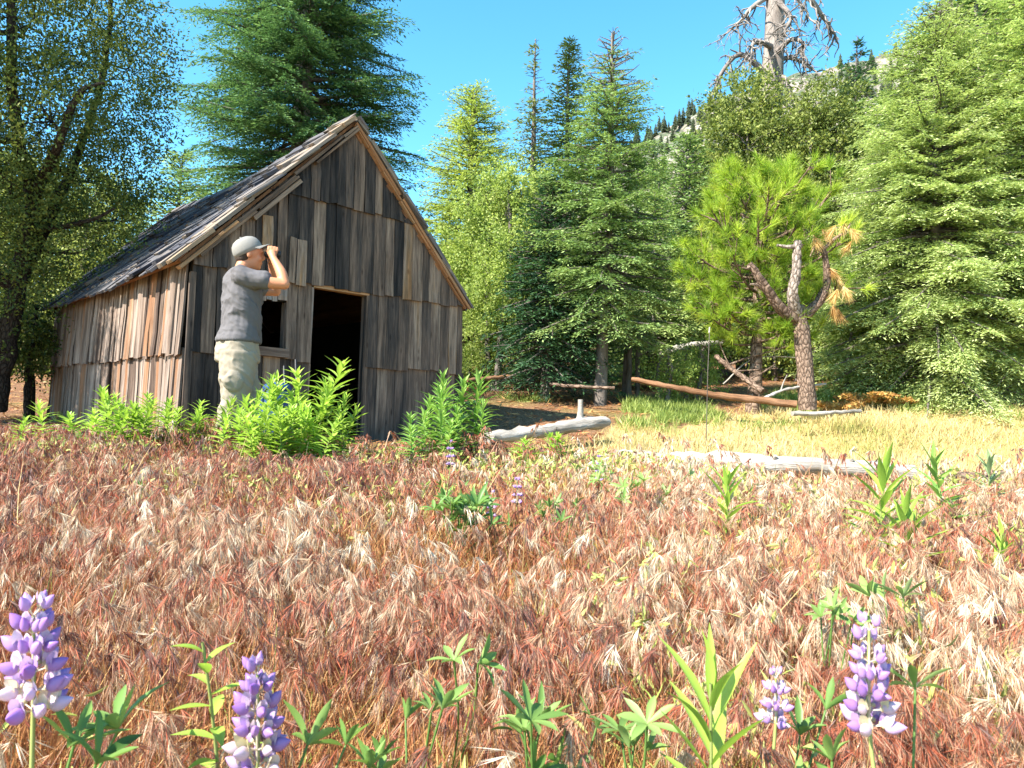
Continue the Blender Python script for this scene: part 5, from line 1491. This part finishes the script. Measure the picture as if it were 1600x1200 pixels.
for i, (px, py, d, r, lab, mat) in enumerate(((985, 520, 13.8, 34, 'small pale shrub under the fir with the bare tip', M_SAGE), (1040, 585, 12.6, 45, 'young bright fir seedling patch behind the orange log', M_LIME), (1085, 575, 13.4, 50, 'low green shrub under the young pine', M_LIME), (1340, 560, 13.2, 60, 'low green bush behind the cut pine', M_LIME), (745, 575, 14.5, 40, 'low leafy bush beside the rusty log', M_LIME), (120, 590, 14, 45, 'small dim bush behind the cabin side wall', M_OLIVE))):
    round_tree('leafy_shrub', px, d, py - r, py + r, r, lab, n=7, seed=320 + i, mat=mat, leaf=.05, per=90, leaves=20, twig=.25, spread=.08, stems=3, tone=-.05)
# ------------------------------------------------------------------ the man, his binoculars, his pack
M_SKIN = plain_mat('skin', (.45, .19, .10), .5, .08, 40, .05)
M_SHIRT = plain_mat('dark_gray_cotton', (.105, .098, .102), .85, .10, 18, .15, .15)
M_KHAKI = plain_mat('khaki_cotton', (.255, .215, .165), .85, .08, 25, .15, .15)
M_CAP = plain_mat('gray_cap_cloth', (.20, .19, .175), .85, .08, 60, .1, .15)
M_HAIR = plain_mat('brown_hair', (.035, .02, .013), .6, .3, 120, .3)
M_SHOE = plain_mat('brown_shoe', (.10, .06, .035), .7, .2, 30, .2)
M_BLACK = plain_mat('black_rubber', (.018, .018, .02), .45, .2, 80, .1)

def capsule(mb, pts, rad, sides=14, sq=1.0, axis=None):
    """closed lofted limb with rounded ends; overlapping limbs are fused by remeshing"""
    p = smooth_path(pts, max(8, 5 * len(pts))); n = len(p)
    u = np.linspace(0, len(rad) - 1, n); r = np.interp(u, np.arange(len(rad)), rad)
    tube(mb, p, r, sides, .5, rnd=0)
    for k in (0, -1): ellipsoid(mb, p[k], (r[k],) * 3, 12, 8)

def loft(mb, secs, sides=24):
    """stack of ellipse sections (cx, cy, z, rx, ry)"""
    th = np.linspace(0, 2 * PI, sides, endpoint=False)
    S = np.asarray(secs, float); n = 28
    u = np.linspace(0, 1, n); k = np.linspace(0, 1, len(S))
    Q = np.stack([np.interp(u, k, S[:, i]) for i in range(5)], -1)
    for _ in range(2): Q[1:-1] = (Q[:-2] + 2 * Q[1:-1] + Q[2:]) / 4
    v = np.stack([Q[:, 0:1] + Q[:, 3:4] * np.cos(th)[None], Q[:, 1:2] + Q[:, 4:5] * np.sin(th)[None], np.repeat(Q[:, 2:3], sides, 1)], -1)
    i, j = np.meshgrid(np.arange(n - 1), np.arange(sides), indexing='ij'); j2 = (j + 1) % sides
    mb.add(v.reshape(-1, 3), np.stack([i * sides + j, i * sides + j2, (i + 1) * sides + j2, (i + 1) * sides + j], -1).reshape(-1, 4))
    for e, fl in ((0, True), (n - 1, False)):
        vv = np.vstack([v[e], v[e].mean(0)]); f = np.array([[q, (q + 1) % sides, sides] for q in range(sides)])
        mb.add(vv, f[:, ::-1] if fl else f)

def fuse(mb, name, mats, parent, voxel=.008, smooth=4, fold=0.0, seed=0, cut=None):
    """fuse overlapping pieces into one continuous surface"""
    o = mb.build(name, mats, None, True)
    m = o.modifiers.new('r', 'REMESH'); m.mode = 'VOXEL'; m.voxel_size = voxel
    s = o.modifiers.new('s', 'SMOOTH'); s.iterations = smooth; s.factor = .5
    me = bpy.data.meshes.new_from_object(o.evaluated_get(bpy.context.evaluated_depsgraph_get()))
    o.modifiers.clear()
    o.data = me
    n = len(me.vertices); co = np.empty(n * 3, np.float32); me.vertices.foreach_get('co', co); co = co.reshape(-1, 3).astype(float)
    if fold:
        nr = np.empty(n * 3, np.float32); me.vertex_normals.foreach_get('vector', nr); nr = nr.reshape(-1, 3)
        x, y, z = co.T
        h = fbm((x * .8 + z * .9) * 11 + 40, (y * 1.0 + z * .55 - x * .3) * 9 + 40, seed, 3)
        h = 1 - 2 * np.abs(h)
        co = co + nr * (h * fold)[:, None]
        me.vertices.foreach_set('co', co.astype(np.float32).ravel()); me.update()
    me.polygons.foreach_set('use_smooth', np.ones(len(me.polygons), bool))
    for mm in (mats if isinstance(mats, (list, tuple)) else [mats]):
        if mm.name not in me.materials: me.materials.append(mm)
    if cut is not None:
        c = np.empty(len(me.polygons) * 3, np.float32); me.polygons.foreach_get('center', c)
        nn = np.empty(len(me.polygons) * 3, np.float32); me.polygons.foreach_get('normal', nn)
        me.polygons.foreach_set('material_index', cut(c.reshape(-1, 3), nn.reshape(-1, 3)).astype(np.int32))
    o.parent = parent
    return o

PD = 5.8
pg_ = P(366, 715, PD); pg_[2] = float(H(pg_[0], pg_[1])) + .0
man = thing('person', (pg_[0], pg_[1], pg_[2]), 'man in gray cap, gray t-shirt and khaki trousers standing by the cabin with arms raised', 'person', rz=math.radians(22))
HS = (P(366, 366, PD)[2] - pg_[2]) / 1.76     # matches the height in the photograph
man.scale = (HS, HS, HS)

def build_man():
    b = MB()
    HX, HZ = .035, 1.625       # head centre
    # head, neck
    ellipsoid(b, (HX, 0, HZ + .03), (.098, .078, .105), 18, 12)
    ellipsoid(b, (HX + .028, 0, HZ - .045), (.068, .058, .075), 16, 10)
    ellipsoid(b, (HX + .062, 0, HZ - .088), (.03, .032, .026), 10, 8)           # chin
    ellipsoid(b, (HX + .104, 0, HZ - .012), (.016, .012, .024), 8, 6)           # nose
    ellipsoid(b, (HX + .092, 0, HZ + .03), (.016, .05, .014), 8, 6)             # brow
    ellipsoid(b, (HX + .086, 0, HZ - .058), (.013, .026, .011), 8, 6)           # lips
    for s in (1, -1):
        ellipsoid(b, (HX - .005, s * .079, HZ - .008), (.02, .009, .032), 8, 6)  # ear
        ellipsoid(b, (HX + .07, s * .04, HZ - .03), (.026, .02, .026), 8, 6)    # cheek
    capsule(b, [(-.02, 0, 1.43), (-.012, 0, 1.50), (.01, 0, 1.57)], [.066, .058, .056])
    # torso under the shirt
    loft(b, [(-.01, 0, .86, .115, .165), (-.012, 0, .95, .12, .172), (.0, 0, 1.06, .105, .15), (.005, 0, 1.20, .115, .165), (-.005, 0, 1.33, .118, .18), (-.02, 0, 1.42, .10, .175), (-.022, 0, 1.47, .06, .09)])
    # legs
    for s, dx in ((1, .065), (-1, -.03)):
        capsule(b, [(-.01, s * .088, .90), (.005 + dx, s * .098, .68), (.01 + dx, s * .100, .49)], [.092, .078, .056])
        capsule(b, [(.01 + dx, s * .100, .49), (-.02 + dx, s * .103, .34), (-.03 + dx, s * .105, .10)], [.055, .056, .036])
        capsule(b, [(-.045 + dx, s * .105, .05), (.04 + dx, s * .112, .04), (.15 + dx, s * .125, .03)], [.034, .036, .026])
    # arms raised to the eyes
    for s in (1, -1):
        sh = np.array([-.02, s * .175, 1.425]); el = np.array([.285, s * .235, 1.385]); wr = np.array([.205, s * .118, 1.595])
        if s == 1: el = np.array([.26, .26, 1.40])
        capsule(b, [sh, sh * .5 + el * .5 + np.array([0, s * .01, -.012]), el], [.056, .047, .040])
        capsule(b, [el, el * .55 + wr * .45 + np.array([.012, s * .012, -.004]), wr], [.040, .041, .026])
        # palm beside the barrel
        pc = np.array([.195, s * .082, 1.640])
        capsule(b, [wr, (wr + pc) / 2, pc], [.026, .030, .028])
        ellipsoid(b, pc + [.0, -s * .004, .006], (.040, .016, .036), 12, 8)
        # four fingers curled over the barrel, each on its own
        for i, (L, dz) in enumerate(((.85, .0), (1.0, .003), (.95, .002), (.75, -.003))):
            x = .166 + .0215 * i
            capsule(b, [(x, s * .088, 1.660), (x + .002, s * (.088 - .012), 1.684 + dz), (x + .003, s * (.070 - .018 * L), 1.692 + dz), (x + .002, s * (.062 - .034 * L), 1.684 + dz)], [.0098, .0092, .0085, .0075], 8)
        # thumb leaves the side of the palm and closes underneath
        capsule(b, [(.180, s * .084, 1.622), (.186, s * .066, 1.602), (.194, s * .046, 1.598)], [.012, .0105, .0085], 8)
    fuse(b, 'body', M_SKIN, man, .0065, 3)

    # shirt: torso shell, short sleeves
    s_ = MB()
    loft(s_, [(-.010, 0, .950, .158, .204), (-.008, 0, .985, .150, .198), (.004, 0, 1.06, .132, .180), (.006, 0, 1.20, .138, .188), (-.004, 0, 1.33, .140, .200), (-.018, 0, 1.42, .118, .196), (-.022, 0, 1.475, .078, .115), (-.018, 0, 1.495, .07, .08)])
    for s in (1, -1):
        sh = np.array([-.02, s * .165, 1.425]); el = np.array([.285, s * .235, 1.385])
        if s == 1: el = np.array([.26, .26, 1.40])
        e2 = sh + (el - sh) * .62
        capsule(s_, [sh, (sh + e2) / 2 + np.array([0, 0, -.006]), e2 - (el - sh) * .12], [.076, .072, .068])
    fuse(s_, 'shirt', M_SHIRT, man, .006, 5, .016, 3)
    # trousers: one leg straight, the other knee pushed forward
    k = MB()
    loft(k, [(-.012, 0, .80, .150, .190), (-.014, 0, .88, .150, .196), (-.012, 0, .96, .138, .186), (-.010, 0, .985, .130, .178)])
    loft(k, [(-.07, -.108, .07, .078, .070), (-.045, -.106, .30, .084, .076), (-.025, -.104, .49, .094, .086), (-.012, -.100, .70, .116, .104), (-.01, -.092, .86, .125, .108)])
    loft(k, [(-.02, .108, .07, .074, .068), (.035, .107, .30, .082, .076), (.075, .105, .50, .098, .088), (.035, .100, .70, .118, .104), (-.01, .092, .86, .125, .108)])
    for s, dx in ((1, .04), (-1, -.03)): ellipsoid(k, (-.01 + dx, s * .200, .64), (.07, .016, .075), 12, 8)       # cargo pocket
    fuse(k, 'trousers', M_KHAKI, man, .007, 5, .017, 9)
    # hair at the back and sides below the cap
    h = MB()
    ellipsoid(h, (HX - .022, 0, HZ + .022), (.086, .082, .082), 16, 10)
    ellipsoid(h, (HX - .04, 0, HZ - .03), (.058, .066, .05), 14, 8)
    fuse(h, 'hair', M_HAIR, man, .008, 2, .003, 4)
    # cap: crown, brim, button
    c = MB()
    R = np.array(Matrix.Rotation(math.radians(-29), 3, 'Y'))
    th = np.linspace(0, 2 * PI, 24, endpoint=False); V = []
    prof = [(.98, -.08), (1.02, .18), (.99, .42), (.89, .66), (.70, .85), (.42, .97), (.02, 1.02)]
    for r, z in prof:
        V.append(np.stack([.112 * r * np.cos(th), .090 * r * np.sin(th), np.full(24, .120 * z)], -1))
    V = np.array(V); n = len(prof)
    i, j = np.meshgrid(np.arange(n - 1), np.arange(24), indexing='ij'); j2 = (j + 1) % 24
    c.add(V.reshape(-1, 3) @ R.T + [HX - .004, 0, HZ + .016], np.stack([i * 24 + j, i * 24 + j2, (i + 1) * 24 + j2, (i + 1) * 24 + j], -1).reshape(-1, 4))
    cap = c.build('cap', M_CAP, man, True); sd = cap.modifiers.new('th', 'SOLIDIFY'); sd.thickness = .004
    br = MB(); m = 13
    a = np.linspace(-1.15, 1.15, m)
    inn = np.stack([.110 * np.cos(a), .090 * np.sin(a), np.full(m, .004)], -1)
    out = np.stack([.110 * np.cos(a) + .065 * np.cos(a * 1.1) ** .6, .092 * np.sin(a) * .98, .000 - .012 * (a / 1.15) ** 2 - .006], -1)
    vv = np.vstack([inn, out, inn - [0, 0, .004], out - [0, 0, .004]])
    f = []
    for q in range(m - 1):
        f += [[q, q + 1, m + q + 1, m + q], [2 * m + q, 3 * m + q, 3 * m + q + 1, 2 * m + q + 1], [m + q, m + q + 1, 3 * m + q + 1, 3 * m + q]]
    br.add(vv @ R.T + [HX - .006, 0, HZ + .020], np.array(f)); br.build('brim', M_CAP, cap, True)
    bt = MB(); ellipsoid(bt, np.array([0, 0, .127]) @ R.T + [HX - .006, 0, HZ + .012], (.010, .010, .006), 8, 6); bt.build('button', M_CAP, cap, True)
    # shoes
    for s, dx in ((1, .03), (-1, -.02)):
        sh = MB()
        capsule(sh, [(-.06 + dx, s * .104, .045), (.05 + dx, s * .114, .042), (.17 + dx, s * .128, .03)], [.046, .046, .034])
        capsule(sh, [(-.045 + dx, s * .105, .05), (-.035 + dx, s * .105, .11)], [.045, .044])
        fuse(sh, 'shoe', M_SHOE, man, .008, 2)
build_man()

def build_binoculars():
    M4 = Matrix.Translation(man.location) @ Matrix.Rotation(math.radians(22), 4, 'Z') @ Matrix.Scale(HS, 4)
    loc = M4 @ Vector((.13, 0, 1.64))
    o = thing('binoculars', loc, 'small dark binoculars gripped in both hands at the eyes of the man', 'binoculars', rz=math.radians(22))
    o.scale = (HS,) * 3
    for s in (1, -1):
        b = MB(); p = np.array([[.012, s * .034, 0], [.03, s * .034, 0], [.05, s * .037, .004], [.075, s * .040, .004], [.125, s * .041, .003], [.13, s * .041, .003]])
        tube(b, p, [.017, .018, .023, .024, .027, .027], 16, .5)
        b.build('barrel', M_BLACK, o, True)
    b = MB(); box(b, (.045, -.02, .0), (.05, 0, 0), (0, .04, 0), (0, 0, .012)); tube(b, np.array([[.05, 0, .012], [.09, 0, .012]]), [.009, .009], 10)
    b.build('hinge', M_BLACK, o)
build_binoculars()

M_BLUE = plain_mat('blue_nylon', (.008, .04, .15), .5, .2, 30, .3, .4)
M_NAVY = plain_mat('navy_strap', (.02, .03, .07), .7, .2, 30, .2)
def build_pack():
    g = G(432, 6.7)
    o = thing('backpack', g, 'round blue backpack set down in front of the cabin doorway behind leafy stems', 'backpack', rz=.4)
    top = float(P(432, 598, 6.7)[2] - g[2])
    b = MB()
    loft(b, [(0, 0, .02, .14, .16), (0, 0, .12, .155, .175), (0, 0, top * .55, .155, .175), (0, 0, top * .85, .13, .17), (0, 0, top, .06, .09)])
    ellipsoid(b, (.05, -.15, top * .4), (.09, .07, .13), 14, 10)
    fuse(b, 'bag', M_BLUE, o, .012, 4, .008, 5)
    l = MB(); ellipsoid(l, (0, 0, top * .93), (.13, .16, .055), 16, 8); l.build('lid', M_BLUE, o, True)
    for s in (1, -1):
        t = MB(); tube(t, smooth_path([(-.10, s * .08, top * .92), (-.20, s * .09, top * .7), (-.22, s * .09, top * .4), (-.16, s * .10, .08)], 14), [.018] * 14, 8, squash=.4)
        t.build('strap', M_NAVY, o, True)
    t = MB(); tube(t, smooth_path([(-.04, -.04, top), (-.03, 0, top + .05), (-.04, .04, top)], 8), [.008] * 8, 6); t.build('handle', M_NAVY, o, True)
build_pack()
for i, (px, d, py0, px2, lab) in enumerate(((470, 7.6, 562, 462, 'thin trekking pole leaning beside the doorway, nearer the opening'), (450, 7.4, 572, 444, 'thin trekking pole leaning under the window sill'))):
    g0 = G(px, d); o = thing('trekking_pole', g0, lab, 'trekking pole')
    e = P(px2, py0, d + .35) - g0
    a = MB(); tube(a, np.array([[0, 0, -.05], e * .5, e * .86]), [.006, .007, .008], 8, .6); a.build('shaft', M_DEADWOOD, o, True)
    a = MB(); tube(a, np.array([e * .85, e * .92, e]), [.013, .015, .012], 10); a.build('grip', M_BLACK, o, True)
